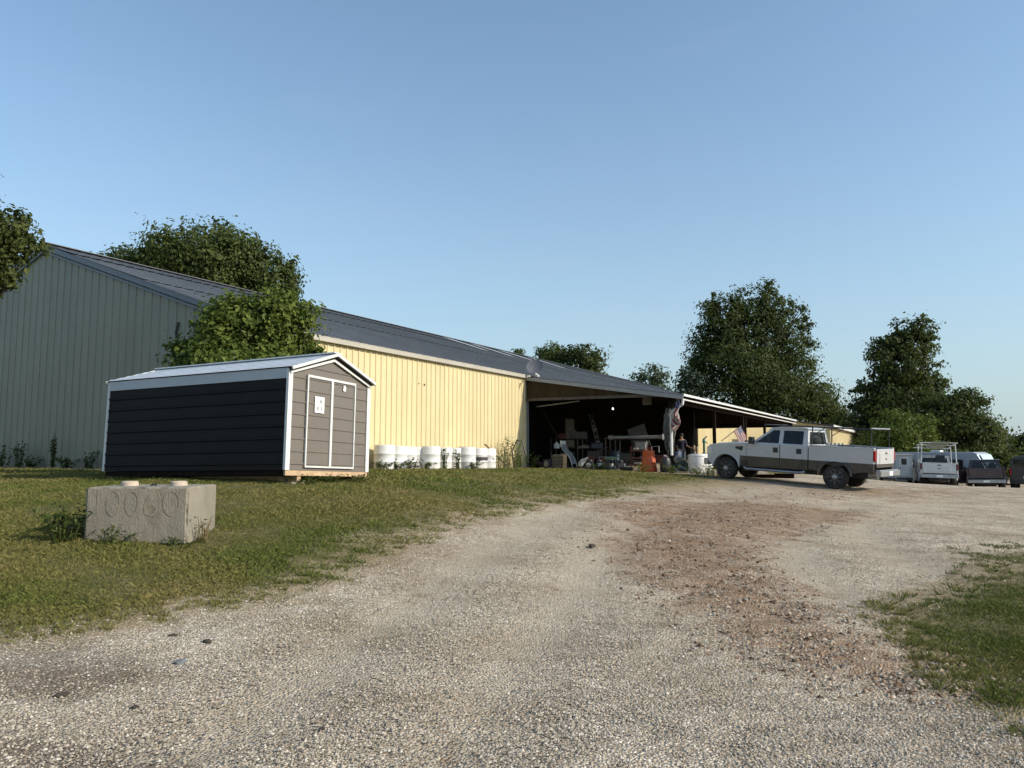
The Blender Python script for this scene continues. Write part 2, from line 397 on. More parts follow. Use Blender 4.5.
stones('gravel',20000,13,34,.005,.012,smat,label='pale crushed limestone on the far part of the yard')
stones('clods',17000,5,24,.005,.026,stone_mat('dirt_clods',[(0,(.06,.038,.024)),(.35,(.17,.11,.07)),(.7,(.29,.20,.135)),(1,(.50,.42,.32))]),label='brown clods and stones in the churned dirt strip',zone='dirt')

# grass
def grass(name,n,sampler,hmin,hmax,wid,mt,label,power=1.):
    x,y=sampler(n*3); g,st,di,dk,pa=zones(x,y)
    nz=np.sin(x*1.9+2*np.sin(y*.8))*np.sin(y*1.7+1.5*np.sin(x*1.1))*.5+.5
    fine=np.sin(x*6.3+np.sin(y*4))*np.sin(y*5.1+np.sin(x*5))*.5+.5
    p=np.clip((g-.35)*1.6,0,1)**power*(.35+.65*np.clip(nz*.7+fine*.5,0,1))+np.clip(st-.3,0,1)*.10*(fine>.6)
    inb=(y-22.64)*.866-(-x-7.21)*-.499  # rough
    brk=np.sin(x*2.7+1.3*np.sin(y*1.9))*np.sin(y*2.3+1.1*np.sin(x*1.7))+.6*np.sin(x*7.1+y*3)*np.sin(y*6.3-x*2)
    p=p*np.clip(.5+1.2*(g-.62)*2+.45*brk,0.03,1)
    k=rng.random(len(x))<p; x=x[k][:n]; y=y[k][:n]; nz=nz[k][:n]; g=g[k][:n]; n=len(x)
    hh=(hmin+(hmax-hmin)*rng.random(n)**1.6)*(.55+.7*nz)*np.clip(.4+g,0,1.2)
    a=rng.random(n)*6.283; w=wid*(.6+.8*rng.random(n))*np.clip(y/7,.8,3.5)
    z=H(x,y)-.004; l=rng.normal(0,.55,(n,2))*hh[:,None]
    dx,dy=np.cos(a)*w/2,np.sin(a)*w/2
    V=np.stack([np.stack([x-dx,y-dy,z],1),np.stack([x+dx,y+dy,z],1),
                np.stack([x+dx*.8+l[:,0]*.35,y+dy*.8+l[:,1]*.35,z+hh*.6],1),
                np.stack([x+l[:,0],y+l[:,1],z+hh*(1-.25*rng.random(n))],1)],1)
    FA=np.array([(0,1,2),(0,2,3)]); FA=(FA[None]+4*np.arange(n)[:,None,None]).reshape(-1,3)
    o=npmesh(name,V.reshape(-1,3),FA,mt); tag(o,label,'grass',kind='stuff')
def samp(x0,x1,y0,y1,bias=1.):
    def f(n):
        u=rng.random(n); y=((y0**(1-bias)+(y1**(1-bias)-y0**(1-bias))*u)**(1/(1-bias))) if bias!=1 else y0*(y1/y0)**u
        t=rng.random(n); lo=np.maximum(x0,-.85*y); hi=np.minimum(x1,1.25*y); return lo+(hi-lo)*t,y
    return f
lawnm=leafmat('lawn_blades',(.062,.082,.017),(.185,.20,.052),.3,.6,(.5,(.13,.115,.036),(.33,.265,.105)))
lushm=leafmat('lush_blades',(.040,.060,.014),(.140,.158,.045),.3,.6,(.8,(.06,.066,.02),(.22,.18,.07)))
grass('grass',260000,samp(-13,1.5,5.0,16,1.),.012,.05,.0052,lawnm,'short patchy olive lawn left of the gravel drive')
grass('grass',90000,samp(-30,9,15,36,1.),.02,.08,.006,lawnm,'rough lawn strip in front of the yellow metal building')
grass('grass',170000,samp(2.2,14,4.3,14.5,1.),.014,.058,.0055,lushm,'lusher green grass at the right edge of the drive')
grass('grass',22000,samp(8,40,28,60,1.),.05,.22,.012,lawnm,'thin uncut grass behind the parked vehicles')

def tufts(name,n,sampler,mt,label,hh0=.06):
    x,y=sampler(n*30); g,st,di,dk,pa=zones(x,y)
    p=np.exp(-((g-.42)/.30)**2)*(g>.04)*.6; k=rng.random(len(x))<p; x=x[k][:n]; y=y[k][:n]; n=len(x)
    m=34; r=(.03+.10*rng.random(n)**2)*np.clip(y/8,.8,2); ang=rng.random((n,m))*6.283; rr=np.sqrt(rng.random((n,m)))*r[:,None]
    bx=(x[:,None]+rr*np.cos(ang)*1.5).ravel(); by=(y[:,None]+rr*np.sin(ang)).ravel(); z=H(bx,by)-.004
    hh=(hh0*(.4+rng.random((n,m)))*(.5+rng.random(n))[:,None]).ravel(); w=.006*np.clip(by/7,.8,3.5); a=rng.random(n*m)*6.283
    lx=(np.cos(ang)*rr*.7).ravel()+rng.normal(0,.3,n*m)*hh; ly=(np.sin(ang)*rr*.7).ravel()+rng.normal(0,.3,n*m)*hh
    dx,dy=np.cos(a)*w/2,np.sin(a)*w/2
    V=np.stack([np.stack([bx-dx,by-dy,z],1),np.stack([bx+dx,by+dy,z],1),np.stack([bx+dx*.8+lx*.4,by+dy*.8+ly*.4,z+hh*.6],1),np.stack([bx+lx,by+ly,z+hh],1)],1)
    FA=np.array([(0,1,2),(0,2,3)]); FA=(FA[None]+4*np.arange(n*m)[:,None,None]).reshape(-1,3)
    tag(npmesh(name,V.reshape(-1,3),FA,mt),label,'grass',kind='stuff')
tufts('grass',900,samp(-13,4,5,20,1.),lawnm,'ragged grass tufts where the lawn frays into the gravel',.032)
tufts('grass',330,samp(2.2,14,4.3,16,1.),lushm,'ragged tufts round the right grass patch',.04)

# ------------------------------------------------------------------ corrugated sheet helper
def prof(L,pitch,w,hh,ph=0):
    q=[(0,0)]; k=ph
    while k<L-.001:
        for d,o in ((-w/2-hh*.7,0),(-w/2,hh),(w/2,hh),(w/2+hh*.7,0)):
            if 0<k+d<L: q.append((k+d,o))
        k+=pitch
    q.append((L,0)); return q
def sheet(mb,q,Af,Bf,nrm,m=0):
    nrm=Vector(nrm); o=len(mb.v)
    for s,off in q:
        mb.v.append(Vector(Af(s))+nrm*off); mb.v.append(Vector(Bf(s))+nrm*off)
    for i in range(len(q)-1):
        mb.f.append([o+2*i,o+2*i+2,o+2*i+3,o+2*i+1]); mb.m.append(m)
def sheetmat(name,col,var,dirt,amt,rough=.45,metal=0.,streak=True,panel=None):
    """ribbed steel: vertical weather streaks, blotches, per-panel tone"""
    m,nt,b,out=newmat(name); tc=nt.nodes.new('ShaderNodeTexCoord').outputs['Object']
    f=noise(nt,.9,tc,6,.7); c=ramp(nt,[(.3,tuple(v*(1-var) for v in col)),(.7,tuple(min(1,v*(1+var)) for v in col))],f).outputs[0]
    s=noise(nt,3.,tc,5,.7,(1,1,.06)) if streak else noise(nt,2.,tc,6,.75)
    sr=ramp(nt,[(.52,(0,0,0)),(.8,(1,1,1))],s).outputs[0]
    c=mixc(nt,mth(nt,'MULTIPLY',sr,amt),c,dirt)
    s2=noise(nt,.25,tc,8,.75); sr2=ramp(nt,[(.5,(0,0,0)),(.75,(1,1,1))],s2).outputs[0]
    c=mixc(nt,mth(nt,'MULTIPLY',sr2,amt*.6),c,dirt)
    if streak:
        z=nt.nodes.new('ShaderNodeSeparateXYZ'); nt.links.new(tc,z.inputs[0])
        sm=mth(nt,'MULTIPLY',mth(nt,'SUBTRACT',mth(nt,'ADD',1.15,mth(nt,'MULTIPLY',noise(nt,1.3,tc,6,.75),.9)),z.outputs[2]),1.6,True)
        c=mixc(nt,mth(nt,'MULTIPLY',sm,.45),c,(.19,.15,.10))
        # every third sheet is a slightly different batch
        wv=noise(nt,.55,tc,0,.5,(1,1,.0001)); c=mixc(nt,.10,c,ramp(nt,[(.42,(.55,.55,.55)),(.5,(1,1,1))],wv).outputs[0],'MULTIPLY')
    nt.links.new(c,b.inputs['Base Color']); b.inputs['Roughness'].default_value=rough; b.inputs['Metallic'].default_value=metal
    b.inputs['Specular IOR Level'].default_value=.35
    bn=nt.nodes.new('ShaderNodeBump'); bn.inputs['Strength'].default_value=.25; bn.inputs['Distance'].default_value=.02
    nt.links.new(noise(nt,1.6,tc,3,.5),bn.inputs['Height']); nt.links.new(bn.outputs[0],b.inputs['Normal'])
    return m
yellow=sheetmat('cream_yellow_steel',(.60,.50,.29),.05,(.50,.38,.20),.35)
sage=sheetmat('sage_grey_steel',(.245,.24,.175),.07,(.17,.165,.125),.5)
roofm=sheetmat('weathered_grey_roof_steel',(.115,.12,.125),.16,(.055,.055,.058),.6,.5,.15,False)
trimm=sheetmat('pale_eave_trim',(.40,.37,.31),.06,(.30,.26,.20),.4)
raketrim=sheetmat('blue_grey_trim',(.17,.19,.21),.05,(.1,.1,.1),.3)
shadedwall=mat('shade_darkened_wall',(.006,.005,.004),.95,0,.4,2,.3,20,stretch=(1,1,.2),spec=.04)  # carport shade put into the wall colour, nearly black
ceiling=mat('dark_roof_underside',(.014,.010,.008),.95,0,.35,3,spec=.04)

# ------------------------------------------------------------------ long metal building
YAW=R(29.95); AX=Vector((math.sin(YAW),math.cos(YAW),0)); NN=Vector((math.cos(YAW),-math.sin(YAW),0)); UP=Vector((0,0,1))
C0=Vector((-7.211,22.635,0)); EAVE=5.45; RIDGE=9.883; HW=13.085; LEN=75.; D1=15.95; D2=45.
def BP(d,t,z): return C0+AX*d+NN*t+UP*z      # d along the building, t outward from the yellow wall
root=thing('metal_building','long yellow ribbed steel building with grey gable end and grey metal roof','building',C0,0)
def local(mb):
    for i,p in enumerate(mb.v): mb.v[i]=p-C0
    return mb
slope=(RIDGE-EAVE)/HW; rn=(NN*slope+UP).normalized()
mb=MB(); sheet(mb,prof(D1,.305,.045,.032,.1),lambda s:BP(s,0,.85),lambda s:BP(s,0,EAVE-.02),NN); local(mb).build('yellow_wall',yellow,root)
mb=MB(); sheet(mb,prof(LEN-D2,.305,.045,.032,.1),lambda s:BP(D2+s,0,.5),lambda s:BP(D2+s,0,EAVE-.02),NN); local(mb).build('yellow_wall',yellow,root)
mb=MB(); sheet(mb,prof(D2-D1,.4,.03,.012,.1),lambda s:BP(D1+s,-.004,.5),lambda s:BP(D1+s,-.004,EAVE-.02),NN); local(mb).build('shaded_wall',shadedwall,root)  # the yellow wall carried on, with the carport's shade in its colour
gz=lambda t: RIDGE-abs(t-HW)*slope-.03
mb=MB(); sheet(mb,prof(2*HW,.457,.04,.024,.2),lambda s:BP(0,-s,.75),lambda s:BP(0,-s,gz(s)),-AX); local(mb).build('gable_wall',sage,root)
mb=MB(); sheet(mb,prof(2*HW,.457,.04,.024,.2),lambda s:BP(LEN,-s,.1),lambda s:BP(LEN,-s,gz(s)),AX); local(mb).build('end_wall',yellow,root)
mb=MB(); sheet(mb,prof(LEN,.457,.04,.02,.1),lambda s:BP(s,-2*HW,.4),lambda s:BP(s,-2*HW,EAVE-.02),-NN); local(mb).build('rear_wall',yellow,root)
# roof: ribs run down the slope; three overlapping courses of sheets, their laps slightly raised and uneven
def course(t0,t1,lift,ph):
    mb=MB(); r=random.Random(ph)
    j={}
    def A(s): return BP(-.18+s,-t0,EAVE+t0*slope+lift+.05)
    def B(s):
        k=int(s/.914); e=j.setdefault(k,r.uniform(-.12,.12)) if t1<HW-.1 else 0
        tt=t1+e; return BP(-.18+s,-tt,EAVE+tt*slope+.05+lift*.2)
    sheet(mb,prof(LEN+.36,.457,.05,.024,.15),A,B,rn); return mb
parts=[(-.18,6.6,.0,1),(6.4,11.,.035,2),(10.8,HW,.06,3)]
for t0,t1,l,p in parts: local(course(t0,t1,l,p)).build('roof_slope',roofm,root)
mb=MB(); rn2=(-NN*slope+UP).normalized()
sheet(mb,prof(LEN+.36,.914,.05,.024,.15),lambda s:BP(-.18+s,-2*HW-.18,EAVE-.18*slope+.05),lambda s:BP(-.18+s,-HW,RIDGE+.05),rn2)
local(mb).build('rear_roof_slope',roofm,root)
mb=MB(); 
for sg in (1,-1): mb.bar(BP(-.2,-HW+.13*sg,RIDGE+.075),BP(LEN+.2,-HW+.13*sg,RIDGE+.075),.28,.03)
local(mb).build('ridge_cap',roofm,root)
for a,b in ((-.2,D1),(D2,LEN+.2)): mb=MB(); mb.bar(BP(a,.11,EAVE-.07),BP(b,.11,EAVE-.07),.13,.17); local(mb).build('eave_trim',trimm,root)
mb=MB()
mb.bar(BP(-.12,.14,EAVE-.1),BP(-.12,-HW,RIDGE-.05),.05,.19); mb.bar(BP(-.12,-2*HW-.14,EAVE-.1),BP(-.12,-HW,RIDGE-.05),.05,.19)
mb.bar(BP(-.05,.14,EAVE-.29),BP(-.05,-HW,RIDGE-.25),.09,.08); mb.bar(BP(-.05,-2*HW,EAVE-.29),BP(-.05,-HW,RIDGE-.25),.09,.08)
local(mb).build('rake_trim',raketrim,root)
for a,b in ((.02,.14),(D1-.06,.12)): mb=MB(); mb.bar(BP(a,.025,.85),BP(a,.025,EAVE-.2),b,.09,up=AX); local(mb).build('corner_trim',raketrim,root)
# translucent strips in the roof catch the sky
mb=MB()
for d in (26,29.5,33.5,38): mb.add([BP(d,-9.,EAVE+9.*slope+.13),BP(d+.95,-9.,EAVE+9.*slope+.13),BP(d+.95,-12.2,EAVE+12.2*slope+.14),BP(d,-12.2,EAVE+12.2*slope+.14)],[(0,1,2,3)])
local(mb).build('roof_light',mat('bleached_roof_light',(.42,.43,.42),.4,0,.1,3),root)
# a dark scratch and two small holes in the sheeting
for d,z,q in ((7.2,4.35,.025),(7.55,4.33,.04)): mb=MB(); mb.box(-q,q,-.01,.01,-q,q,M=Matrix.Translation(BP(d,.005,z))@Matrix.Rotation(-YAW,4,'Z')); local(mb).build('sheet_hole',black_plastic,root)
for pts,q in (([(-4.6,6.05),(-4.7,5.7),(-4.62,5.45)],.045),([(-5.4,3.9),(-5.1,3.5),(-5.2,2.9)],.018),([(-5.9,3.7),(-5.75,2.7)],.014)): mb=MB(); mb.path([BP(-.03,a,b) for a,b in pts],q,5); local(mb).build('wall_scar',mat('dark_scar',(.05,.055,.045),.9),root)

# ------------------------------------------------------------------ open carport against the building
LS=28.; LT=7.57; Z0=5.34; Z1=4.16
def LP(s,t,z): return BP(D1+.05+s,t,z)
def rz_(t): return Z0+(Z1-Z0)*t/LT
croot=thing('open_carport','open sided carport with dark timber posts and sloped roof joined to the yellow building','carport',LP(0,0,0))
LO=LP(0,0,0)
def lc(mb):
    for i,p in enumerate(mb.v): mb.v[i]=p-LO
    return mb
lrn=(NN*((Z0-Z1)/LT)+UP).normalized()
mb=MB(); sheet(mb,prof(LS+.4,.457,.05,.022,.2),lambda s:LP(-.3+s,LT+.25,rz_(LT+.25)+.06),lambda s:LP(-.3+s,-.3,rz_(-.3)+.06),lrn); lc(mb).build('roof',roofm,croot)
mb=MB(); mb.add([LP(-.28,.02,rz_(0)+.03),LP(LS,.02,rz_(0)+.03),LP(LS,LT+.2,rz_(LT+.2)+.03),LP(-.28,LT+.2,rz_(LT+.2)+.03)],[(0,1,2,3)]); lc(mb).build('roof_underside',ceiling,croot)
mb=MB(); mb.bar(LP(-.32,0,rz_(0)-.04),LP(-.32,LT+.25,rz_(LT+.25)-.04),.05,.17); lc(mb).build('rake_fascia',mat('grey_fascia',(.30,.30,.29),.6,0,.15,3),croot)
mb=MB(); zb=4.32
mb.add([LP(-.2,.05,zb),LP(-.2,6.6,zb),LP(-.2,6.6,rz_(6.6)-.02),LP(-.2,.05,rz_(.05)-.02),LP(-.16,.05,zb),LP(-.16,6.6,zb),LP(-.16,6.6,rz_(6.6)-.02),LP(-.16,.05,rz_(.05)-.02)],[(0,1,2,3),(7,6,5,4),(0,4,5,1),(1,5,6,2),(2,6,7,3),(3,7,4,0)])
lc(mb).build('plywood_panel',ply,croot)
mb=MB(); mb.bar(LP(-.25,.05,zb-.06),LP(-.25,6.9,zb-.1),.06,.13); lc(mb).build('header_beam',wood,croot)
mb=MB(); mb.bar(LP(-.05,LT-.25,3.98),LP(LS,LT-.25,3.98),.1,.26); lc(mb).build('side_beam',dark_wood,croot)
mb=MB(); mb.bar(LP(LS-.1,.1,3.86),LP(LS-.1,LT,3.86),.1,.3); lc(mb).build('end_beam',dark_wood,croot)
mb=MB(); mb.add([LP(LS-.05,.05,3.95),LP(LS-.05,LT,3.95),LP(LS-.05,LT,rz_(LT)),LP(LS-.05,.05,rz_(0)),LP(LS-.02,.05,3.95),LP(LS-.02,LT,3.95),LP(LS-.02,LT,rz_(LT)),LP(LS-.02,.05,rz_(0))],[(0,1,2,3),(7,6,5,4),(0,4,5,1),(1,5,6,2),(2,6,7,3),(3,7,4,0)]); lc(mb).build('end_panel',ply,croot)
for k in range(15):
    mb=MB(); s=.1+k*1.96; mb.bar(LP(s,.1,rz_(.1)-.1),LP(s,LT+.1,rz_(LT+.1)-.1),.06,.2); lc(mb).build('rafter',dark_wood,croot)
mb=MB(); mb.bar(LP(-.3,LT+.27,Z1+.03),LP(LS+.1,LT+.27,Z1+.03),.04,.10); lc(mb).build('eave_fascia',white_paint,croot)
mb=MB(); mb.bar(LP(-.3,LT+.2,Z1-.16),LP(LS+.05,LT+.2,Z1-.18),.07,.06); lc(mb).build('gutter',mat('grey_gutter',(.55,.53,.5),.5,0,.15,3),croot)
for s,w,t in ((.12,.2,LT-.45),(6.5,.15,LT-.25),(12.6,.2,LT-.25),(13.4,.13,LT-.25),(18.9,.15,LT-.25),(25.,.15,LT-.25),(27.9,.15,LT-.3),(27.9,.15,3.6)):
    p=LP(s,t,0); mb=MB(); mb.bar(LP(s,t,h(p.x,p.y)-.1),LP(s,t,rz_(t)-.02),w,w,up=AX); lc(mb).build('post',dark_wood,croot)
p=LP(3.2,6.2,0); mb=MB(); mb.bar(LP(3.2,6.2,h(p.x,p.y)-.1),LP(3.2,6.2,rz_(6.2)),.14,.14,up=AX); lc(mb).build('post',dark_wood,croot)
gp=LP(-.25,LT-.33,0); gh=h(gp.x,gp.y)
mb=MB(); mb.path([LP(-.2,LT+.2,Z1-.2),LP(-.22,LT+.19,Z1-.36),LP(-.24,LT-.2,Z1-.62),LP(-.25,LT-.33,Z1-.8),LP(-.25,LT-.33,2.9),LP(-.25,LT-.33,gh+.75)],.062,8); lc(mb).build('downspout',white_paint,croot,smooth=True)
mb=MB(); mb.bar(LP(.5,.25,4.2),LP(.5,1.45,2.35),.045,.045); lc(mb).build('diagonal_brace',dark_wood,croot)
mb=MB(); mb.path([LP(.3,.3,3.95),LP(.3,2.6,4.15)],.035,6); lc(mb).build('hanging_pipe',steel,croot)
mb=MB(); mb.bar(LP(.3,LT-1.6,3.85),LP(.3,LT-1.6,4.25),.35,.25,up=AX); lc(mb).build('junction_box',wood,croot)

# satellite dish on the roof edge
p=LP(-.25,.55,rz_(.5)+.03); d=thing('satellite_dish','grey satellite dish on the roof edge where the carport meets the yellow wall','satellite dish',p,0)
mb=MB(); M=Matrix.Translation((-.02,0,.52))@Matrix.Rotation(R(-12),4,'Z')@Matrix.Rotation(R(64),4,'X')
mb.lathe([(.02,.0),(.16,.012),(.30,.045),(.40,.085),(.405,.095),(.30,.06),(.16,.028),(.02,.016)],24,M=M,cap=False); mb.build('dish',mat('grey_dish',(.13,.13,.14),.5,0,.15,4),d,True)
mb=MB(); mb.path([(0,.02,.45),(0,.1,.2),(0,.05,0)],.025,8); mb.build('mast',dark_steel,d)
mb=MB(); mb.path([(.02,-.02,.2),(.05,-.5,.12)],.02,6); mb.build('arm',dark_steel,d)
mb=MB(); mb.bar((.0,-.42,.16),(.14,-.62,.02),.09,.08); mb.build('receiver',white_paint,d)

# far yellow building beyond the carport
def QP(d,t,z): return Vector((28.8,68.0,0))+AX*d+NN*t+UP*z
b2=thing('yellow_outbuilding','low yellow steel outbuilding with white roof edge seen behind the pickup bed','building',QP(0,0,0)); Q0=QP(0,0,0)
def l2(mb):
    for i,p in enumerate(mb.v): mb.v[i]=p-Q0
    return mb
mb=MB(); sheet(mb,prof(30,.305,.035,.022,.1),lambda s:QP(s,0,-.8),lambda s:QP(s,0,4.2),NN); l2(mb).build('side_wall',yellow,b2)
for e,q in ((0,-AX),(30,AX)): mb=MB(); sheet(mb,prof(5,.457,.035,.022,.1),lambda s:QP(e,-s,-.8),lambda s:QP(e,-s,4.2+s*.15),q); l2(mb).build('end_wall',yellow,b2)
mb=MB(); sheet(mb,prof(31,.914,.05,.024,.1),lambda s:QP(-.5+s,.35,4.22),lambda s:QP(-.5+s,-5.2,5.0),UP); l2(mb).build('roof',roofm,b2)
mb=MB(); mb.bar(QP(-.5,.37,4.18),QP(30.5,.37,4.18),.06,.26); l2(mb).build('roof_edge',white_paint,b2)

# ------------------------------------------------------------------ portable shed
TH=R(25.6); tw=-.036
su=Vector((math.sin(TH),math.cos(TH),-.036)).normalized(); sl=Vector((-math.cos(TH),math.sin(TH),-.014)); sl=(sl-su*sl.dot(su)).normalized(); sz=sl.cross(su)*1
if sz.z<0: sz=-sz
SO=Vector((-4.094,13.603,1.332)); SW,SL_,SH=2.44,4.88,1.866; PK=.40
shed=bpy.data.objects.new('portable_shed',None); COL.objects.link(shed)
shed.matrix_world=Matrix(((su.x,sl.x,sz.x,SO.x),(su.y,sl.y,sz.y,SO.y),(su.z,sl.z,sz.z,SO.z),(0,0,0,1)))
tag(shed,'charcoal ribbed metal storage shed with white trim and double doors on wooden runners','shed')
charcoal=mat('charcoal_steel',(.0185,.0178,.0180),.6,0,.12,2,dirt=(.018,.018,.02),dirt_amt=.3,spec=.12)
taupe=mat('burnished_taupe_steel',(.150,.128,.108),.5,0,.06,2,dirt=(.13,.12,.10),dirt_amt=.3)
galv=mat('pale_galvalume',(.66,.68,.70),.45,.1,.06,3,dirt=(.36,.36,.37),dirt_amt=.3)
shadedtrim=mat('shade_tinted_trim',(.42,.44,.46),.45,0,.06,3)  # bluish shade on pale trim put into the eave band's colour
roofz=lambda u: SH+PK-abs(u-SW/2)*PK/(SW/2)
P2=.229
mb=MB(); sheet(mb,prof(SH-.17,P2,.028,.024,.12),lambda z:(0,0,z),lambda z:(0,SL_,z),(-1,0,0)); mb.build('side_panel',charcoal,shed)
mb=MB(); sheet(mb,prof(SH-.17,P2,.028,.024,.12),lambda z:(SW,0,z),lambda z:(SW,SL_,z),(1,0,0)); mb.build('side_panel',charcoal,shed)
def gab(y,nr):
    mb=MB(); half=lambda z: SW/2 if z<=SH else max(.004,(SH+PK-z)/PK*SW/2)
    q=prof(SH+PK-.01,P2,.02,.016,.12); q.append((SH,0)); q.sort()
    sheet(mb,q,lambda z:(SW/2-half(z),y,z),lambda z:(SW/2+half(z),y,z),nr); return mb
gab(0,(0,-1,0)).build('front_panel',taupe,shed); gab(SL_,(0,1,0)).build('rear_panel',charcoal,shed)
mb=MB(); mb.box(-.022,0,.0,SL_,SH-.19,SH+.0); mb.box(SW,SW+.022,.0,SL_,SH-.19,SH); mb.build('eave_band',shadedtrim,shed)
for s in (0,1):
    mb=MB(); ov=.05; sgn=-1 if s==0 else 1; x0=SW/2+sgn*(SW/2+ov); z0=SH-ov*PK/(SW/2)+.035
    nr=Vector((sgn*PK,0,SW/2)).normalized(); q=prof(1.36,.229,.02,.012,.1); Lr=math.hypot(SW/2+ov,PK*(1+ov/(SW/2)))
    q=[(min(a,Lr),o) for a,o in prof(Lr,.229,.02,.012,.1)]
    fn=lambda a: (x0-sgn*(SW/2+ov)*a/Lr, z0+(SH+PK+.035-z0)*a/Lr)
    sheet(mb,q,lambda a:(fn(a)[0],-.14,fn(a)[1]),lambda a:(fn(a)[0],SL_+.06,fn(a)[1]),nr); mb.build('roof_slope',galv,shed)
mb=MB(); mb.bar((SW/2,-.14,SH+PK+.05),(SW/2,SL_+.06,SH+PK+.05),.24,.02); mb.build('ridge_cap',galv,shed)
for yy in (-.13,SL_+.05):
    mb=MB()
    for sgn in (-1,1): mb.bar((SW/2+sgn*(SW/2+.06),yy,SH-.015),(SW/2,yy,SH+PK+.02),.03,.055); mb.bar((SW/2+sgn*(SW/2+.0),yy*.3 if yy<0 else SL_+.02,SH-.08),(SW/2,yy*.3 if yy<0 else SL_+.02,SH+PK-.09),.03,.045)
    mb.build('rake_trim',white_paint,shed)
    mb=MB()
    y0,y1=(-.125,-.0) if yy<0 else (SL_,SL_+.045)
    for sgn in (-1,1):
        a=SW/2+sgn*(SW/2+.03); mb.add([(a,y0,SH-.045),(SW/2,y0,SH+PK-.005),(SW/2,y1,SH+PK-.005),(a,y1,SH-.045)],[(0,1,2,3)])
    mb.build('soffit',mat('dark_grey_soffit',(.06,.06,.06),.8),shed)  # even dark grey on the strips under the overhang
for x,y in ((0,0),(SW,0),(0,SL_),(SW,SL_)):
    mb=MB(); sx=1 if x==0 else -1; sy=1 if y==0 else -1
    mb.box(*sorted((x-sx*.024,x+sx*.085)),*sorted((y-sy*.026,y-sy*.004)),0,SH-.05); mb.box(*sorted((x-sx*.026,x-sx*.004)),*sorted((y-sy*.024,y+sy*.03)),0,SH-.02)
    mb.build('corner_trim',white_paint,shed)
DX0,DX1,DZ0,DZ1=.47,1.93,.055,1.80; MID=1.19
for k,(a,b) in enumerate(((DX0,MID),(MID,DX1))):
    door=None; mb=MB(); sheet(mb,prof(DZ1-DZ0,P2,.02,.014,.07),lambda z:(a+.02,-.022,DZ0+z),lambda z:(b-.02,-.022,DZ0+z),(0,-1,0))
    mb.box(a+.02,b-.02,-.02,-.017,DZ0,DZ1)
    door=mb.build('door',taupe,shed)
    mb=MB(); w=.03
    mb.box(a,a+w,-.05,-.018,DZ0,DZ1); mb.box(b-w,b,-.05,-.018,DZ0,DZ1); mb.box(a+w,b-w,-.05,-.018,DZ1-.045,DZ1); mb.box(a+w,b-w,-.05,-.018,DZ0,DZ0+.03)
    mb.build('frame',white_paint,door)
# a sheet of paper with two faded marker lines, and a small white sticker
mb=MB(); pz=1.10; px0=.69
mb.box(px0,px0+.27,-.046,-.043,pz,pz+.31); sg=mb.build('paper_sign',paper,shed)
r=random.Random(3)
for row,z in ((0,pz+.185),(1,pz+.05)):
    mb=MB(); x=px0+.03
    while x<px0+.235:
        w=.022; k=r.random()
        if k>.12:
            mb.box(x,x+.010,-.0478,-.0465,z-.01,z+.075)
            if k>.4: mb.box(x+.006,x+w-.004,-.0478,-.0465,z+.058,z+.067)
            if k>.6: mb.box(x+w-.006,x+w+.003,-.0478,-.0465,z,z+.06)
            if k>.3: mb.box(x+.006,x+w-.005,-.0478,-.0465,z+.030,z+.035)
        x+=.035
    mb.build('handwriting',ink,sg)
mb=MB(); mb.prism([(1.53+.0,1.60),(1.60,1.60),(1.61,1.68),(1.57,1.72),(1.53,1.70),(1.54,1.66),(1.52,1.64)],-.047,-.043); mb.build('sticker',paper,shed)
mb=MB(); mb.box(0,SW,-.012,.03,-.10,-.005); mb.build('sill_board',pine,shed,bevel=.006)
mb=MB(); mb.box(0.03,SW-.03,.035,SL_-.03,-.10,-.006); mb.build('floor',dark_wood,shed)
for x in (.35,SW-.45):
    mb=MB(); mb.box(x,x+.1,.02,SL_-.05,-.21,-.105); mb.build('runner',pine,shed)
def blockmesh(): return MB().box(-.2,.2,-.1,.1,-.16,.1)
for x,y in ((.4,.12),(SW-.4,.12),(.4,2.5),(SW-.4,2.5),(.4,SL_-.2),(SW-.4,SL_-.2)):
    w=shed.matrix_world@Vector((x,y,-.21)); g=h(w.x,w.y)
    mb=MB(); mb.box(x-.2,x+.2,y-.1,y+.1,min(-.26,g-w.z-.26),-.212); mb.build('support_block',concrete,shed)

# ------------------------------------------------------------------ concrete block
cb=thing('concrete_block','large cast concrete block with two round studs and worn painted digits','concrete block',(-5.10,9.05,.60),R(2.0))
import bmesh
bm=bmesh.new(); bmesh.ops.create_cube(bm,size=1); bmesh.ops.subdivide_edges(bm,edges=bm.edges[:],cuts=40,use_grid_fill=True)
rb_=random.Random(4); from mathutils import noise as mnoise
for v in bm.verts:
    c=v.co; on=[i for i in range(3) if abs(abs(c[i])-.5)<1e-4]
    p=Vector(((c.x+.5)*1.215,(c.y+.5)*.95,-.06+(c.z+.5)*.675)); ctr=Vector((.61,.475,.28))
    if len(on)>=2:
        k=max(0,mnoise.noise(p*7)+.15)*.030+.006+max(0,mnoise.noise(p*21))*.012
        for i in on: p[i]-=math.copysign(k,c[i])
    else:
        near=min(.5-abs(c[i]) for i in range(3) if i not in on)
        k=.0022*mnoise.noise(p*9)+(.004 if near<.03 else 0)*max(0,mnoise.noise(p*13)); p[on[0]]-=math.copysign(max(0,k),c[on[0]]) if on else 0
    v.co=p
me=bpy.data.meshes.new('body'); bm.to_mesh(me); bm.free(); me.materials.append(concrete); o=bpy.data.objects.new('body',me); COL.objects.link(o); o.parent=cb
for x in (.30,.91):
    mb=MB(); mb.lathe([(.105,.612),(.10,.66),(.085,.672),(.0,.674)],20,M=Matrix.Translation((x,.47,0)),cap=False); mb.build('stud',mat('pale_concrete',(.44,.36,.28),.9,0,.15,6),cb,True)
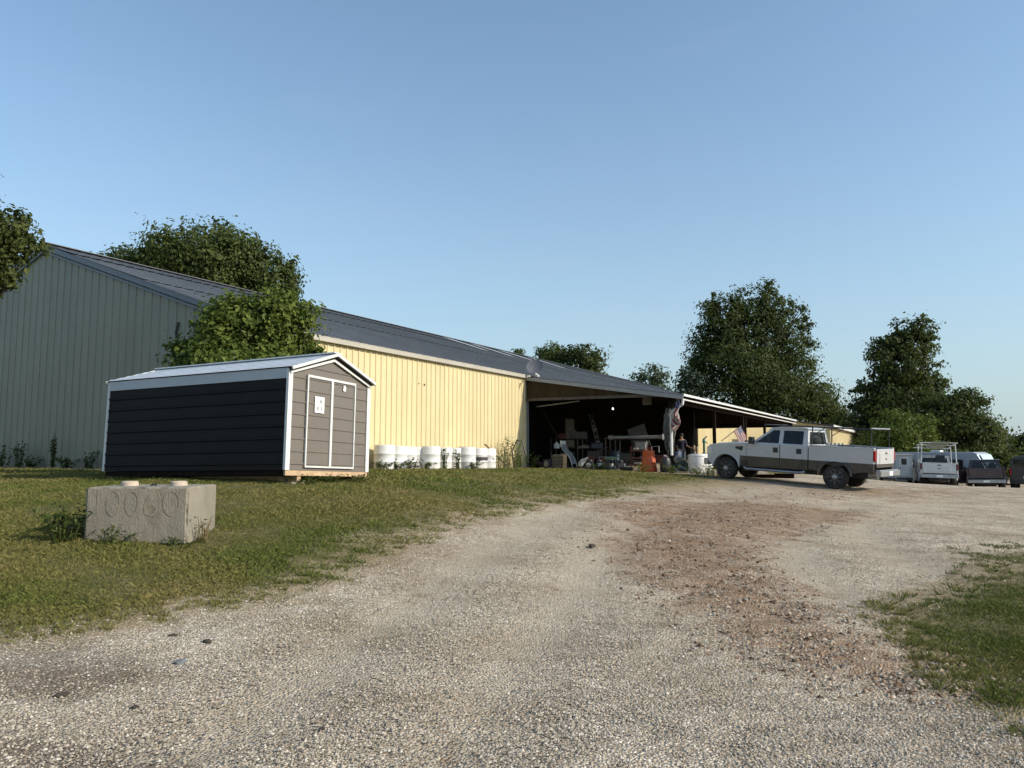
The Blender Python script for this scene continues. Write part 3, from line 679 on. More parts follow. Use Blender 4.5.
mb=MB(); mb.path([(.58,.42,.617),(.62,.42,.635),(.66,.42,.617)],.012,6); mb.build('lifting_eye',dark_steel,cb)
digit=mat('faded_brown_paint',(.268,.222,.158),.9,0,.3,14)
def glyph(seg,x,z,w,hh):
    return [( x+u*w, -.0035, z+v*hh) for u,v in seg]
O=[(.5+.5*math.sin(a),.5+.5*math.cos(a)) for a in [i*math.pi/8 for i in range(17)]]
SIX=[(.85,1.),(.5,.86),(.22,.62),(.06,.32),(.12,.1),(.4,0),(.7,.03),(.9,.18),(.86,.36),(.6,.46),(.3,.42),(.1,.27)]
def stroke(pts,w=.019):
    for a,b in zip(pts[:-1],pts[1:]):
        a=Vector(a);b=Vector(b);d=(b-a);n=Vector((-d.z,0,d.x)).normalized()*w/2; e=d.normalized()*w*.2
        stroke.k+=1; o=Vector((0,-.00012*(stroke.k%12),0)); mb.add([a-n-e+o,b-n+e+o,b+n+e+o,a+n-e+o],[(0,1,2,3)])
stroke.k=0
for sgl,x,w in (([(.5,0),(.5,1)],.10,.1),(O,.255,.155),(O,.475,.155),(SIX,.69,.17),(O,.925,.19)): mb=MB(); stroke(glyph(sgl,x,.28,w,.29)); mb.build('painted_digit',digit,cb)

# ------------------------------------------------------------------ vehicles
def carpaint(name,top,low,split,rough=.3,dirt=(.25,.21,.16)):
    if name in _MC: return _MC[name]
    m,nt,b,out=newmat(name); tc=nt.nodes.new('ShaderNodeTexCoord').outputs['Object']
    sp=nt.nodes.new('ShaderNodeSeparateXYZ'); nt.links.new(tc,sp.inputs[0])
    f=mth(nt,'MAXIMUM',mth(nt,'GREATER_THAN',sp.outputs[2],split),mth(nt,'GREATER_THAN',sp.outputs[0],3.42)); c=mixc(nt,f,low,top)
    g=noise(nt,2.5,tc,7,.7); gr=mth(nt,'MULTIPLY',ramp(nt,[(.42,(0,0,0)),(.75,(1,1,1))],g).outputs[0],.35)
    # road dust thrown up along the sills and wheel arches
    hgt=mth(nt,'MULTIPLY',mth(nt,'SUBTRACT',.85,sp.outputs[2]),1.6,True)
    c=mixc(nt,mth(nt,'ADD',mth(nt,'MULTIPLY',gr,.5),mth(nt,'MULTIPLY',hgt,gr),True),c,dirt)
    nt.links.new(c,b.inputs['Base Color']); b.inputs['Roughness'].default_value=rough; b.inputs['Coat Weight'].default_value=.35; b.inputs['Coat Roughness'].default_value=.12
    _MC[name]=m; return m
def wheel(parent,x,y,r=.41,w=.26,rimcol=None):
    rimcol=rimcol or mat('dusty_dark_rim',(.10,.098,.095),.5,.5,.25,6)
    hub=bpy.data.objects.new('wheel',None); COL.objects.link(hub); hub.parent=parent; hub.location=(x,y,r)
    hub.rotation_euler=(R(-90) if y>0 else R(90),0,0)      # local +z points outward
    mb=MB(); q=w/2
    mb.lathe([(.25*r/.41,-q),(r*.9,-q),(r*.98,-q*.75),(r,-q*.3),(r,q*.3),(r*.98,q*.75),(r*.9,q),(r*.66,q*.92),(r*.60,q*.7),(.05,q*.5)],36); mb.build('tyre',rubber,hub,True)
    mb=MB(); mb.lathe([(r*.63,q*.90),(r*.585,q*.95),(r*.55,q*.45),(r*.36,q*.42),(r*.30,q*.75),(r*.2,q*.8)],32,cap=False)
    for k in range(8):
        a=k*math.pi/4; mb.bar((r*.28*math.cos(a),r*.28*math.sin(a),q*.62),(r*.58*math.cos(a),r*.58*math.sin(a),q*.66),r*.13,.03)
    mb.build('rim',rimcol,hub)
    mb=MB(); mb.lathe([(r*.22,q*.5),(r*.20,q*1.02),(r*.15,q*1.12),(0.001,q*1.13)],18,cap=False); mb.build('hub_cap',steel,hub,True)
    return hub
def arc(cx,cz,r,a0,a1,n=9): return [(cx+r*math.cos(R(a0+(a1-a0)*i/n)),cz+r*math.sin(R(a0+(a1-a0)*i/n))) for i in range(n+1)]
def pickup(name,label,top,low,split,rack=None,door_open=False,glasscol=cabglass,plate=None,lens=None,crew=True,group=None):
    root=thing(name,label,'pickup truck',(0,0,0),0,group)
    P=carpaint(name+'_paint_'+label.split()[0],top,low,split)
    WBASE=3.96 if crew else 3.6; XB=.93; XA=WBASE
    sgn=(1,-1)
    # lower cab, fenders and nose in one shell, wheel arch cut through
    out=[(XB,.56),(XA-.62,.52)]+arc(XA,.41,.535,168,8,10)+[(XA+.56,.50),(XA+.72,.62),(XA+.78,.80),(XA+.78,1.10),(XA+.72,1.24),(XA+.55,1.295),(XA-.35,1.375),(XA-.98,1.41),(XB,1.40)]
    mb=MB(); mb.prism(out,-.955,.955); mb.build('body_shell',P,root,bevel=.05,seg=3)
    mb=MB(); mb.prism([(XA-.85,1.385),(XA-.3,1.40),(XA+.45,1.335),(XA+.66,1.25),(XA-.8,1.3)],-.72,.72); mb.build('hood',P,root,bevel=.04,seg=3)
    mb=MB(); mb.box(XA-.55,XA+.55,-.62,.62,.35,1.05); mb.box(-.9,XA-.7,-.5,.5,.40,.7); mb.box(-.62,.62,-.62,.62,.5,.9); mb.build('chassis',black_plastic,root)
    for s in sgn:
        mb=MB(); pts=[(a,s*.965,b) for a,b in arc(XA,.41,.55,172,4,14)]; mb.path(pts,.035,6); mb.build('wheel_arch_lip',P,root,True)
    # greenhouse
    zb,zt=1.385,1.965
    def yz(z): return .935-(z-zb)/(zt-zb)*.155
    def W(x,z,s,d=0): return (x,s*(yz(z)-d),z)
    xm=XB+.98 if crew else XB+.25
    for s in sgn:
        mb=MB(); th=(0,-s*.05,0)
        if crew:
            mb.ring([W(XB+.02,zb,s),W(xm,zb,s),W(xm,zt,s),W(XB+.08,zt,s)],[W(XB+.19,zb+.045,s),W(xm-.07,zb+.045,s),W(xm-.07,zt-.075,s),W(XB+.20,zt-.075,s)],th)
        mb.ring([W(xm,zb,s),W(XA-.92,zb,s),W(XA-1.70,zt,s),W(xm,zt,s)],[W(xm+.07,zb+.045,s),W(XA-1.13,zb+.045,s),W(XA-1.74,zt-.075,s),W(xm+.07,zt-.075,s)],th)
        mb.build('window_frame',P,root,bevel=.008)
        wins=[([(xm+.06,zb+.03),(XA-1.11,zb+.03),(XA-1.73,zt-.06),(xm+.06,zt-.06)])]
        if crew: wins.append([(XB+.18,zb+.03),(xm-.06,zb+.03),(xm-.06,zt-.06),(XB+.19,zt-.06)])
        for w in wins:
            mb=MB(); q=[W(a,b,s,.035) for a,b in w]; q2=[W(a,b,s,.045) for a,b in w]; mb.add(q+q2,[(0,1,2,3),(7,6,5,4)]+[(i,4+i,4+(i+1)%4,(i+1)%4) for i in range(4)]); mb.build('side_window',glasscol,root)
    mb=MB(); xw,xt=XA-.93,XA-1.70
    mb.ring([(xw,-.92,zb),(xw,.92,zb),(xt,.775,zt),(xt,-.775,zt)],[(xw-.06,-.84,zb+.05),(xw-.06,.84,zb+.05),(xt+.05,.71,zt-.05),(xt+.05,-.71,zt-.05)],(-.05,0,-.03)); mb.build('windshield_frame',P,root)
    mb=MB(); mb.add([(xw-.06,-.86,zb+.03),(xw-.06,.86,zb+.03),(xt+.02,.72,zt-.04),(xt+.02,-.72,zt-.04)],[(0,1,2,3)]); mb.build('windshield',glasscol,root)
    mb=MB(); mb.ring([(XB,-.925,zb),(XB,.925,zb),(XB+.07,.775,zt),(XB+.07,-.775,zt)],[(XB+.01,-.76,zb+.06),(XB+.01,.76,zb+.06),(XB+.055,.66,zt-.09),(XB+.055,-.66,zt-.09)],(.05,0,0)); mb.build('rear_frame',P,root)
    mb=MB(); mb.add([(XB+.03,-.78,zb+.05),(XB+.03,.78,zb+.05),(XB+.075,.68,zt-.08),(XB+.075,-.68,zt-.08)],[(0,1,2,3)]); mb.build('rear_window',glasscol,root)
    mb=MB(); mb.prism([(XB+.05,zt-.02),(XB+.06,zt+.035),(XB+.3,zt+.065),(xt-.3,zt+.06),(xt+.02,zt+.01),(xt+.05,zt-.03)],-.80,.80); mb.build('roof',P,root,bevel=.03,seg=3)
    mb=MB(); mb.box(XB+.15,XA-1.2,-.70,.70,1.38,1.44); 
    for x in ((XB+.35,xm+.35) if crew else (XB+.3,)):
        for y in (-.42,.42): mb.box(x,x+.14,y-.24,y+.24,1.40,1.72); mb.box(x+.02,x+.1,y-.13,y+.13,1.72,1.84)
    mb.build('seats',black_plastic,root)
    # doors: panels slightly proud of the shell with dark gaps, black recessed handles
    spans=[(xm+.02,XA-.80)]+([(XB+.16,xm-.01)] if crew else [])
    for s in sgn:
        for i,(a,b) in enumerate(spans):
            mb=MB(); y0,y1=sorted((s*.95,s*.972))
            if crew and i==1: pl=[(a,.95),(a+.12,.66),(b,.62),(b,1.385),(a,1.385)]
            else: pl=[(a,.62),(b-.1,.60),(b,.72),(b,1.36),(a,1.385)]
            mb.prism(pl,y0,y1)
            dr=mb.build('door',P,root,bevel=.008)
            mb=MB(); mb.box(a+.05,a+.23,*sorted((s*.97,s*.985)),1.10,1.28); mb.build('handle',black_plastic,dr,bevel=.006)
            if door_open and s==1 and i==0:
                for o in (dr,)+tuple(dr.children): pass
                dr.matrix_parent_inverse=Matrix.Identity(4)
                piv=Matrix.Translation((b,s*.96,0)); dr.matrix_local=piv@Matrix.Rotation(R(-70),4,'Z')@piv.inverted()
                mb=MB(); mb.ring([W(xm,zb,s),W(XA-.92,zb,s),W(XA-1.70,zt,s),W(xm,zt,s)],[W(xm+.07,zb+.045,s),W(XA-1.13,zb+.045,s),W(XA-1.74,zt-.075,s),W(xm+.07,zt-.075,s)],(0,-s*.04,0)); mb.build('door_frame',P,dr)
                mb=MB(); mb.add([W(a2,b2_,s,.02) for a2,b2_ in wins[0]],[(0,1,2,3)]); mb.build('door_window',glasscol,dr)
        for a,b,z0,z1 in ((xm-.012,xm+.02,.6,1.38),(XA-.80,XA-.785,.7,1.36)): mb=MB(); mb.box(a,b,*sorted((s*.953,s*.958)),z0,z1); mb.build('door_gap',black_plastic,root)
        mb=MB(); mb.box(XA-1.12,XA-.98,*sorted((s*.99,s*1.22)),1.37,1.62); mb.path([(XA-1.0,s*.92,1.42),(XA-1.02,s*1.05,1.45)],.03,6); mb.build('wing_mirror',black_plastic,root,bevel=.02)
        mb=MB(); mb.prism([(XA-.62,1.10),(XA-.36,1.17),(XA-.36,1.24),(XA-.66,1.26)],*sorted((s*.957,s*.972))); mb.build('fender_vent',black_plastic,root)
        mb=MB(); mb.path([(XB+.1,s*.93,.50),(XB+.25,s*1.03,.46),(XA-.85,s*1.03,.46),(XA-.7,s*.93,.50)],.045,8); mb.build('running_board',steel,root,True)
        if crew:
            mb=MB(); mb.box(.52,.70,*sorted((s*.97,s*.979)),1.12,1.30)
            if s==1: mb.build('fuel_door',P,root,bevel=.005)
            mb=MB(); mb.prism([(XA-.86,.60),(XA-.62,.56),(XA-.60,.74),(XA-.84,.78)],*sorted((s*.945,s*.99))); mb.build('mud_flap',black_plastic,root)
        # front lamps
        mb=MB(); mb.box(XA+.6,XA+.80,*sorted((s*.62,s*.962)),.90,1.19); mb.build('headlight',clear_lens,root,bevel=.02)
        # bed sides with wheel arch
        side=[(XB-.04,.60),(.60,.56)]+arc(0,.41,.52,16,164,10)+[(-.62,.58),(-1.22,.66),(-1.25,1.42),(XB-.04,1.42)]
        mb=MB(); mb.prism(side,*sorted((s*.89,s*.975))); mb.box(-1.25,XB-.04,*sorted((s*.86,s*.985)),1.40,1.445); mb.build('bed_side',P,root,bevel=.012)
        mb=MB(); pts=[(a,s*.98,b) for a,b in arc(0,.41,.54,6,174,14)]; mb.path(pts,.04,6); mb.build('wheel_arch_lip',P,root,True)
        mb=MB(); mb.box(-1.285,-1.20,*sorted((s*.87,s*.99)),1.0,1.35); mb.build('taillight',lens or red_lens,root,bevel=.02)
        for x in (0,XA): wheel(root,x,s*.85)
    mb=MB(); mb.box(-1.2,XB-.05,-.89,.89,.80,.86); mb.box(XB-.1,XB-.04,-.89,.89,.8,1.41); mb.build('bed',P,root)
    mb=MB(); mb.box(-1.29,-1.23,-.85,.85,.80,1.41); mb.box(-1.305,-1.285,-.6,.6,.9,1.28); tg=mb.build('tailgate',P,root,bevel=.015)
    mb=MB(); mb.box(-1.315,-1.303,-.09,.09,1.24,1.29); mb.build('latch',black_plastic,tg)
    mb=MB(); mb.lathe([(.001,.0),(.05,.0),(.045,.012),(.001,.014)],18,M=Matrix.Translation((-1.305,0,1.08))@Matrix.Rotation(R(-90),4,'Y')@Matrix.Diagonal((.55,1.2,1,1))); mb.build('emblem',dark_steel,tg)
    mb=MB(); mb.box(-1.46,-1.30,-.96,.96,.52,.70); mb.box(-1.42,-1.28,-.92,.92,.70,.73); rb=mb.build('rear_bumper',chrome,root,bevel=.02)
    mb=MB(); mb.box(-1.472,-1.462,-.16,.16,.55,.68); mb.build('number_plate',paper,rb)
    mb=MB(); mb.box(-1.62,-1.3,-.04,.04,.40,.47); mb.build('tow_hitch',dark_steel,root)
    mb=MB(); mb.box(XA+.74,XA+.93,-.95,.95,.50,.74); mb.build('front_bumper',chrome,root,bevel=.03)
    mb=MB(); mb.box(XA+.76,XA+.82,-.62,.62,.80,1.18)
    gr=mb.build('grille',black_plastic,root,bevel=.02)
    mb=MB()
    for z in (.9,1.0,1.09): mb.box(XA+.82,XA+.835,-.58,.58,z-.02,z+.02)
    mb.build('grille_bar',chrome,gr)
    if rack: rack(root,XB,XA)
    return root
def seat_vehicle(root,x,y,heading,wb=3.96,trk=1.7):
    f=Vector((-math.sin(heading),math.cos(heading),0)); l=Vector((-math.cos(heading),-math.sin(heading),0))
    o=Vector((x,y,0)); g=lambda p: h(p.x,p.y)
    a=[o+l*trk/2,o-l*trk/2,o+f*wb+l*trk/2,o+f*wb-l*trk/2]; z=[g(p) for p in a]
    F_=(f+UP*((z[2]+z[3]-z[0]-z[1])/2/wb)).normalized(); L_=(l+UP*((z[0]+z[2]-z[1]-z[3])/2/trk)); L_=(L_-F_*L_.dot(F_)).normalized(); U_=F_.cross(L_)
    zz=(z[0]+z[1])/2-.015
    root.matrix_world=Matrix(((F_.x,L_.x,U_.x,x),(F_.y,L_.y,U_.y,y),(F_.z,L_.z,U_.z,zz),(0,0,0,1)))
def ladder_rack(root,XB,XA):
    mb=MB(); zt=2.04
    for s in (1,-1):
        mb.path([(XB-.12,s*.90,1.44),(XB-.12,s*.86,zt)],.022,6); mb.path([(-1.12,s*.90,1.44),(-1.12,s*.86,zt)],.015,6)
        mb.path([(-1.2,s*.86,zt),(XA-1.4,s*.86,zt+.03)],.024,6)
        mb.path([(XB-.12,s*.88,1.75),(XB-.55,s*.86,zt)],.015,6)
    rk=mb.build('ladder_rack',dark_steel,root)
    for x in (XB-.12,.1): 
        mb=MB(); mb.path([(x,-.9,zt+.03),(x,.9,zt+.03)],.022,6); mb.build('cross_bar',dark_steel,rk)
    mb=MB(); mb.path([(-1.12,-.92,zt+.03),(-1.12,.92,zt+.03)],.03,6); mb.build('cross_bar',steel,rk)
    mb=MB(); mb.path([(XA-1.5,-.9,zt+.04),(XA-1.5,.9,zt+.04)],.022,6); mb.build('cross_bar',dark_steel,rk)
truck=pickup('pickup_truck','large white crew cab pickup with dark lower sides and a ladder rack',(.50,.50,.505),(.050,.042,.036),.92,ladder_rack)
seat_vehicle(truck,11.45,26.0,R(46.5))
TM=truck.matrix_world.copy()
def in_bed(o,x,y,z): o.matrix_world=TM@Matrix.Translation((x,y,z))
mb=MB(); mb.box(-.25,.25,-.55,.55,0,.56); mb.box(-.27,.27,-.57,.57,.56,.62); o=mb.build('tool_box',black_plastic,bevel=.01); tag(o,'black tool box standing in the white pickup bed','tool box'); in_bed(o,-.25,.1,.86)
mb=MB()
for k in range(5): mb.box(-.28+k*.13,-.2+k*.13,-.03,.03,0,.66)
mb.box(-.3,.34,.03,.05,.5,.58); mb.box(-.3,.34,.03,.05,.1,.18); o=mb.build('wooden_rack',mat('pale_boards',(.55,.52,.48),.8,0,.1,5)); tag(o,'pale slatted wooden rack standing in the white pickup bed','rack'); in_bed(o,.45,-.3,.86)

def work_rack(root,XB,XA):
    mb=MB(); zt=2.58
    for s in (1,-1):
        mb.path([(XB-.1,s*.9,1.43),(XB-.1,s*.86,zt)],.03,6); mb.path([(-1.15,s*.9,1.43),(-1.15,s*.86,zt)],.03,6); mb.path([(-1.4,s*.86,zt),(XA-1.5,s*.86,zt)],.03,6)
    rk=mb.build('work_rack',white_paint,root)
    mb=MB(); mb.box(-1.3,2.6,-.62,.35,zt+.03,zt+.07); mb.build('rack_load',mat('pale_green_board',(.30,.33,.26),.7),rk)
    mb=MB()
    for x in (-1.2,.2,2.2): mb.path([(x,-1.,zt+.01),(x,1.,zt+.01)],.025,6)
    mb.build('cross_bar',white_paint,rk)
wt=pickup('pickup_truck','white work pickup seen from behind with loaded overhead rack',(.58,.57,.55),(.58,.57,.55),.3,work_rack,crew=False,lens=mat('dusty_red_lens',(.10,.02,.018),.3))
seat_vehicle(wt,25.4,45.2,R(-23),3.6)
wm=wt.matrix_world.copy()
mb=MB(); mb.box(-.5,.5,-.6,.5,0,.75); mb.box(-.2,.45,-.5,-.05,.75,1.1); o=mb.build('equipment_box',black_plastic,bevel=.02); tag(o,'black equipment box loaded in the white work pickup','equipment box'); o.matrix_world=wm@Matrix.Translation((.1,.05,.86))
rt=pickup('pickup_truck','dark maroon pickup seen from behind with its left door open',(.035,.012,.016),(.035,.012,.016),.3,None,True,crew=False,lens=mat('smoked_lens',(.035,.006,.006),.2))
seat_vehicle(rt,29.25,46.6,R(-31),3.6)

# travel trailer behind the dark pickup
def oriented(name,label,cat,x,y,ang):
    return thing(name,label,cat,(x,y,h(x,y)),ang)
tr=oriented('travel_trailer','long silver grey travel trailer with sloping front behind the maroon pickup','travel trailer',30.0,52.0,R(-50))
tpaint=mat('silver_grey_siding',(.36,.38,.41),.4,.1,.06,2,dirt=(.22,.22,.22),dirt_amt=.3)
mb=MB(); mb.prism([(-3.2,.55),(2.5,.55),(3.05,.85),(2.25,2.5),(2.0,2.6),(-3.0,2.6),(-3.2,2.45)],-1.15,1.15); mb.build('body',tpaint,tr,bevel=.06)
mb=MB(); mb.add([(2.36,-1.0,2.42),(2.36,1.0,2.42),(3.03,1.0,.98),(3.03,-1.0,.98)],[(0,1,2,3)],0,Matrix.Translation((.03,0,.02))); mb.build('front_panel',mat('sky_tinted_panel',(.50,.58,.66),.22,0,.05,3),tr)  # sky light on the sloping front put into its pale colour
for x0,x1,z0,z1 in ((-2.6,-1.7,1.5,2.1),(.4,1.4,1.5,2.1)):
    mb=MB(); mb.box(x0,x1,-1.175,-1.15,z0,z1); w=mb.build('window',glass,tr)
    mb=MB(); mb.ring([(x0-.04,-1.18,z0-.04),(x1+.04,-1.18,z0-.04),(x1+.04,-1.18,z1+.04),(x0-.04,-1.18,z1+.04)],[(x0,-1.18,z0),(x1,-1.18,z0),(x1,-1.18,z1),(x0,-1.18,z1)],(0,.02,0)); mb.build('frame',steel,w)
mb=MB(); mb.box(-1.2,-.5,-1.18,-1.15,.62,2.35); mb.build('door',mat('trailer_door',(.42,.44,.46),.4),tr)
mb=MB(); mb.box(-.9,-.3,-.3,.3,2.6,2.74); mb.build('roof_vent',white_paint,tr,bevel=.03)
mb=MB(); mb.box(-3.1,2.5,-1.165,-1.15,1.12,1.26); mb.build('stripe',mat('dark_blue_stripe',(.05,.06,.09),.4),tr)
for s in (1,-1):
    for x in (-.9,-.05): wheel(tr,x,s*1.0,.34,.2)
mb=MB(); mb.bar((2.5,.5,.5),(4.1,0,.5),.08,.1); mb.bar((2.5,-.5,.5),(4.1,0,.5),.08,.1); mb.path([(3.9,0,.05),(3.9,0,.9)],.03,6); mb.build('tow_frame',dark_steel,tr)
for y in (-.22,.22):
    mb=MB(); mb.lathe([(.05,.52),(.15,.56),(.155,.95),(.12,1.05),(.04,1.10)],14,M=Matrix.Translation((3.35,y,0))); mb.build('gas_bottle',white_paint,tr,True)
# small white hut trailer
ht=oriented('hut_trailer','small white boxy trailer with a door and one dark window','trailer',23.6,46.0,R(-20))
wtr=mat('dull_white_panel',(.42,.44,.43),.5,0,.1,2,dirt=(.22,.2,.17))
mb=MB(); mb.box(-.85,.75,-.0,2.6,.5,1.88); mb.build('body',wtr,ht,bevel=.03)
mb=MB(); mb.box(-.92,.82,-.07,2.67,1.88,1.95); mb.build('roof',white_paint,ht,bevel=.02)
mb=MB(); mb.box(.0,.62,-.03,-.0,.56,1.78); dd=mb.build('door',mat('door_panel',(.5,.52,.5),.5),ht,bevel=.01)
mb=MB(); mb.box(.14,.42,-.045,-.028,1.3,1.66); mb.build('window',glass,dd)
mb=MB(); mb.box(.05,.09,-.06,-.028,1.05,1.15); mb.build('handle',dark_steel,dd)
mb=MB(); mb.box(-.7,-.15,-.02,0,.62,1.6); mb.build('side_panel',mat('grey_panel',(.30,.31,.31),.5),ht)
mb=MB(); mb.box(-.8,.7,.05,2.5,.38,.5); mb.build('chassis',dark_steel,ht)
for s in (-.85,.75): wheel(ht,s,1.5,.32,.2).rotation_euler=(0,R(90 if s>0 else -90),0)
# dark van at the right edge
vn=oriented('parked_van','black panel van parked at the right edge beside the trailers','van',31.2,45.6,R(-38))
vp=carpaint('van_paint',(.012,.014,.018),(.012,.014,.018),.2,.35)
mb=MB(); mb.prism([(-.98,.45),(.98,.45),(1.0,1.1),(.95,1.45),(.78,2.0),(.55,2.12),(-.55,2.12),(-.78,2.0),(-.95,1.45),(-1.0,1.1)],0,4.9,'y'); mb.build('body',vp,vn,bevel=.06)
for s in (-1,1):
    mb=MB(); mb.box(s*.42-.36,s*.42+.36,-.02,.0,1.35,1.92); mb.build('rear_window',glass,vn,bevel=.02)
    mb=MB(); mb.box(*sorted((s*.84,s*.97)),-.03,.02,.95,1.35); mb.build('taillight',red_lens,vn)
    for y in (.9,3.9): wheel(vn,s*.88,y,.36,.24).rotation_euler=(0,R(90*s),0)
mb=MB(); mb.box(-.95,.95,-.14,0,.42,.62); mb.build('rear_bumper',black_plastic,vn,bevel=.03)
mb=MB(); mb.box(-.26,.26,-.03,-.0,.75,.9); mb.build('number_plate',paper,vn)

# ------------------------------------------------------------------ white barrels along the yellow wall
BG='white plastic barrels along the yellow wall'
def barrel_mesh(r=.29,hh=.88):
    mb=MB(); mb.lathe([(r*.9,0),(r*.98,.03),(r,.08),(r,hh*.32),(r*1.025,hh*.335),(r*1.025,hh*.36),(r,hh*.375),(r,hh*.64),(r*1.025,hh*.655),(r*1.025,hh*.68),(r,hh*.695),(r,hh-.07),(r*.97,hh-.03),(r*.93,hh),(r*.88,hh),(r*.86,hh-.03),(0.001,hh-.03)],28,cap=False); return mb
b0=thing('plastic_barrel','x','barrel',(0,0,0),0,BG); barrel_mesh().build('body',plastic_white,b0,True)
mb=MB()
for x in (-.13,.13): mb.lathe([(.045,.855),(.045,.885),(.02,.89),(.001,.89)],12,M=Matrix.Translation((x,0,0)),cap=False)
mb.build('bung',plastic_white,b0,True)
def wall_px(px,t):       # station along the yellow wall that shows in this image column, t out from the wall
    k=(px-512)/F; a=C0+NN*t
    return (k*a.y-a.x)/(AX.x-k*AX.y)
BL=[(385,.60,'white barrel nearest the storage shed at the end of its row',1.0),(398,.48,'second white barrel from the storage shed',.97),(408,.45,'third white barrel from the storage shed, half hidden',.95),(418,.33,'white barrel set back in the shade left of the fat one',.96),
 (431,.80,'fat white barrel in the middle standing forward of the row',1.),(444,.50,'white barrel behind the dark leafed weed stalk',.95),
 (455,.33,'white barrel pushed back against the yellow wall',.95),(467,.70,'white barrel under the brown board',1.),(479,.55,'white barrel with a black band',.97),(488,.58,'last white barrel of the row, beside the tall weeds',.95)]
for i,(px,t,lab,s) in enumerate(BL):
    d=wall_px(px,t); p=BP(d,t,0); loc=(p.x,p.y,h(p.x,p.y)-.02)
    if i==0: b=b0; b.location=loc; b['label']=lab
    else: b=dup(b0,loc,i*1.3,lab)
    b.scale=(s*1.27,s*1.27,s*1.02)
    if i==8:
        mb=MB(); mb.lathe([(.3,.36),(.306,.365),(.306,.50),(.3,.505)],24,cap=False); mb.build('band',mat('black_band',(.04,.04,.04),.6),b,True)
    if i==7:
        o=MB().box(-.22,.22,-.07,.07,0,.03).build('loose_board',pine); tag(o,'short brown board lying on top of a white barrel','board'); o.location=(loc[0]-.1,loc[1],loc[2]+.89); o.rotation_euler=(0,0,.3)

# ------------------------------------------------------------------ things kept in the carport
def CP_(s,t): p=LP(s,t,0); return p.x,p.y,h(p.x,p.y)
def cthing(name,label,cat,s,t,ang=0,group=None): 
    return thing(name,label,cat,CP_(s,t),-YAW+ang,group)     # local x runs out from the wall, local y along the building
def px_t(px,s):          # distance out from the wall that shows in this image column at station s
    k=(px-512)/F; a=LP(s,0,0); return (k*a.y-a.x)/(NN.x-k*NN.y)
# shelf rack of steel, with things on it
def rack(name,label,s,t0,w,levels,mt):
    r=cthing(name,label,'shelf rack',s,t0)
    for z in levels:
        mb=MB(); mb.box(0,w,0,.6,z-.03,z); mb.build('shelf',mt,r)
    for x in (0.02,w/2,w-.02):
        for y in (.02,.58):
            mb=MB(); mb.bar((x,y,0),(x,y,levels[-1]+.05),.05,.05); mb.build('upright',dark_steel,r)
    return r
r1=rack('shelf_rack','long dark steel shelf rack at the back of the carport beside the diagonal brace',1.7,.35,3.0,(.45,.95,1.42),dark_wood)
r2=rack('shelf_rack','dark steel stand in the carport carrying a long grey pipe',1.5,3.9,2.6,(.4,.85,1.42),dark_wood)
def ron(name,label,cat,s,t,z,mb,mt,bevel=.01,ang=0,sm=False):
    o=mb.build(name,mt,None,sm,bevel); x,y,g=CP_(s,t); o.location=(x,y,g+z); o.rotation_euler=(0,0,-YAW+ang); tag(o,label,cat); return o
ron('cardboard_box','grey cardboard box with open top on the upper shelf','box',2.0,1.75,1.42,MB().box(-.4,.4,-.2,.2,0,.36).box(-.42,.0,-.22,-.2,.3,.44),cardboard)
ron('tool_case','dull red metal tool case on the upper shelf','tool case',2.0,.85,1.42,MB().box(-.22,.22,-.14,.14,0,.22).box(-.14,.14,-.02,.02,.22,.30),red_metal)
mb=MB(); mb.lathe([(.13,0),(.15,.02),(.15,.2),(.12,.26),(.045,.31),(.045,.35),(.001,.35)],14,cap=False)
ron('jug','small white plastic jug on the middle shelf','jug',1.9,.6,.95,mb,plastic_white,0,0,True)
mb=MB(); mb.prism([(-.3,0),(.35,.02),(.42,.12),(.1,.2),(-.28,.1)],-.2,.2); ron('engine_hood','crumpled grey sheet metal cover on the middle shelf','metal cover',1.9,2.1,.95,mb,mat('dim_steel',(.09,.09,.09),.5,.3))
mb=MB(); mb.path([(-1.25,0,.09),(1.05,0,.09)],.085,14); mb.lathe([(.085,0),(.085,.1),(.14,.24),(.15,.24),(.15,.26),(.05,.26)],16,M=Matrix.Translation((1.05,0,.09))@Matrix.Rotation(R(90),4,'Y')); mb.lathe([(.1,0),(.12,.05),(.12,.2),(.08,.22)],12,M=Matrix.Translation((-1.4,0,.09))@Matrix.Rotation(R(90),4,'Y'))
ron('long_pipe','long pale grey pipe with a flared end lying across the stand','pipe',1.45,5.0,1.43,mb,mat('pale_grey_pipe',(.20,.20,.195),.5,.2,.15,4),0,0,True)
mb=MB(); mb.prism([(-.24,0),(.2,0),(.24,.42),(-.28,.42)],-.18,.18); mb.box(-.3,.27,-.2,.2,.42,.45); ron('plastic_bin','pale grey plastic bin on the pipe stand','bin',1.25,5.35,.86,mb,mat('pale_grey_plastic',(.24,.24,.22),.5))
mb=MB(); mb.bar((0,.0,0),(-.35,.1,1.05),.9,.03,up=(0,1,0)); ron('sheet_panel','grey sheet leaning behind the pipe','panel',2.35,4.95,1.0,mb,mat('dull_grey_sheet',(.05,.05,.05),.6))
mb=MB(); mb.path([(-.1,0,0),(-.05,0,.28),(-.2,0,.46)],.025,6); mb.box(-.25,-.1,-.08,.08,.4,.55); mb.box(-.2,.1,-.1,.1,-.02,.02); ron('desk_fan','small dark desk lamp on the upper shelf','lamp',2.1,2.8,1.44,mb,dark_steel)
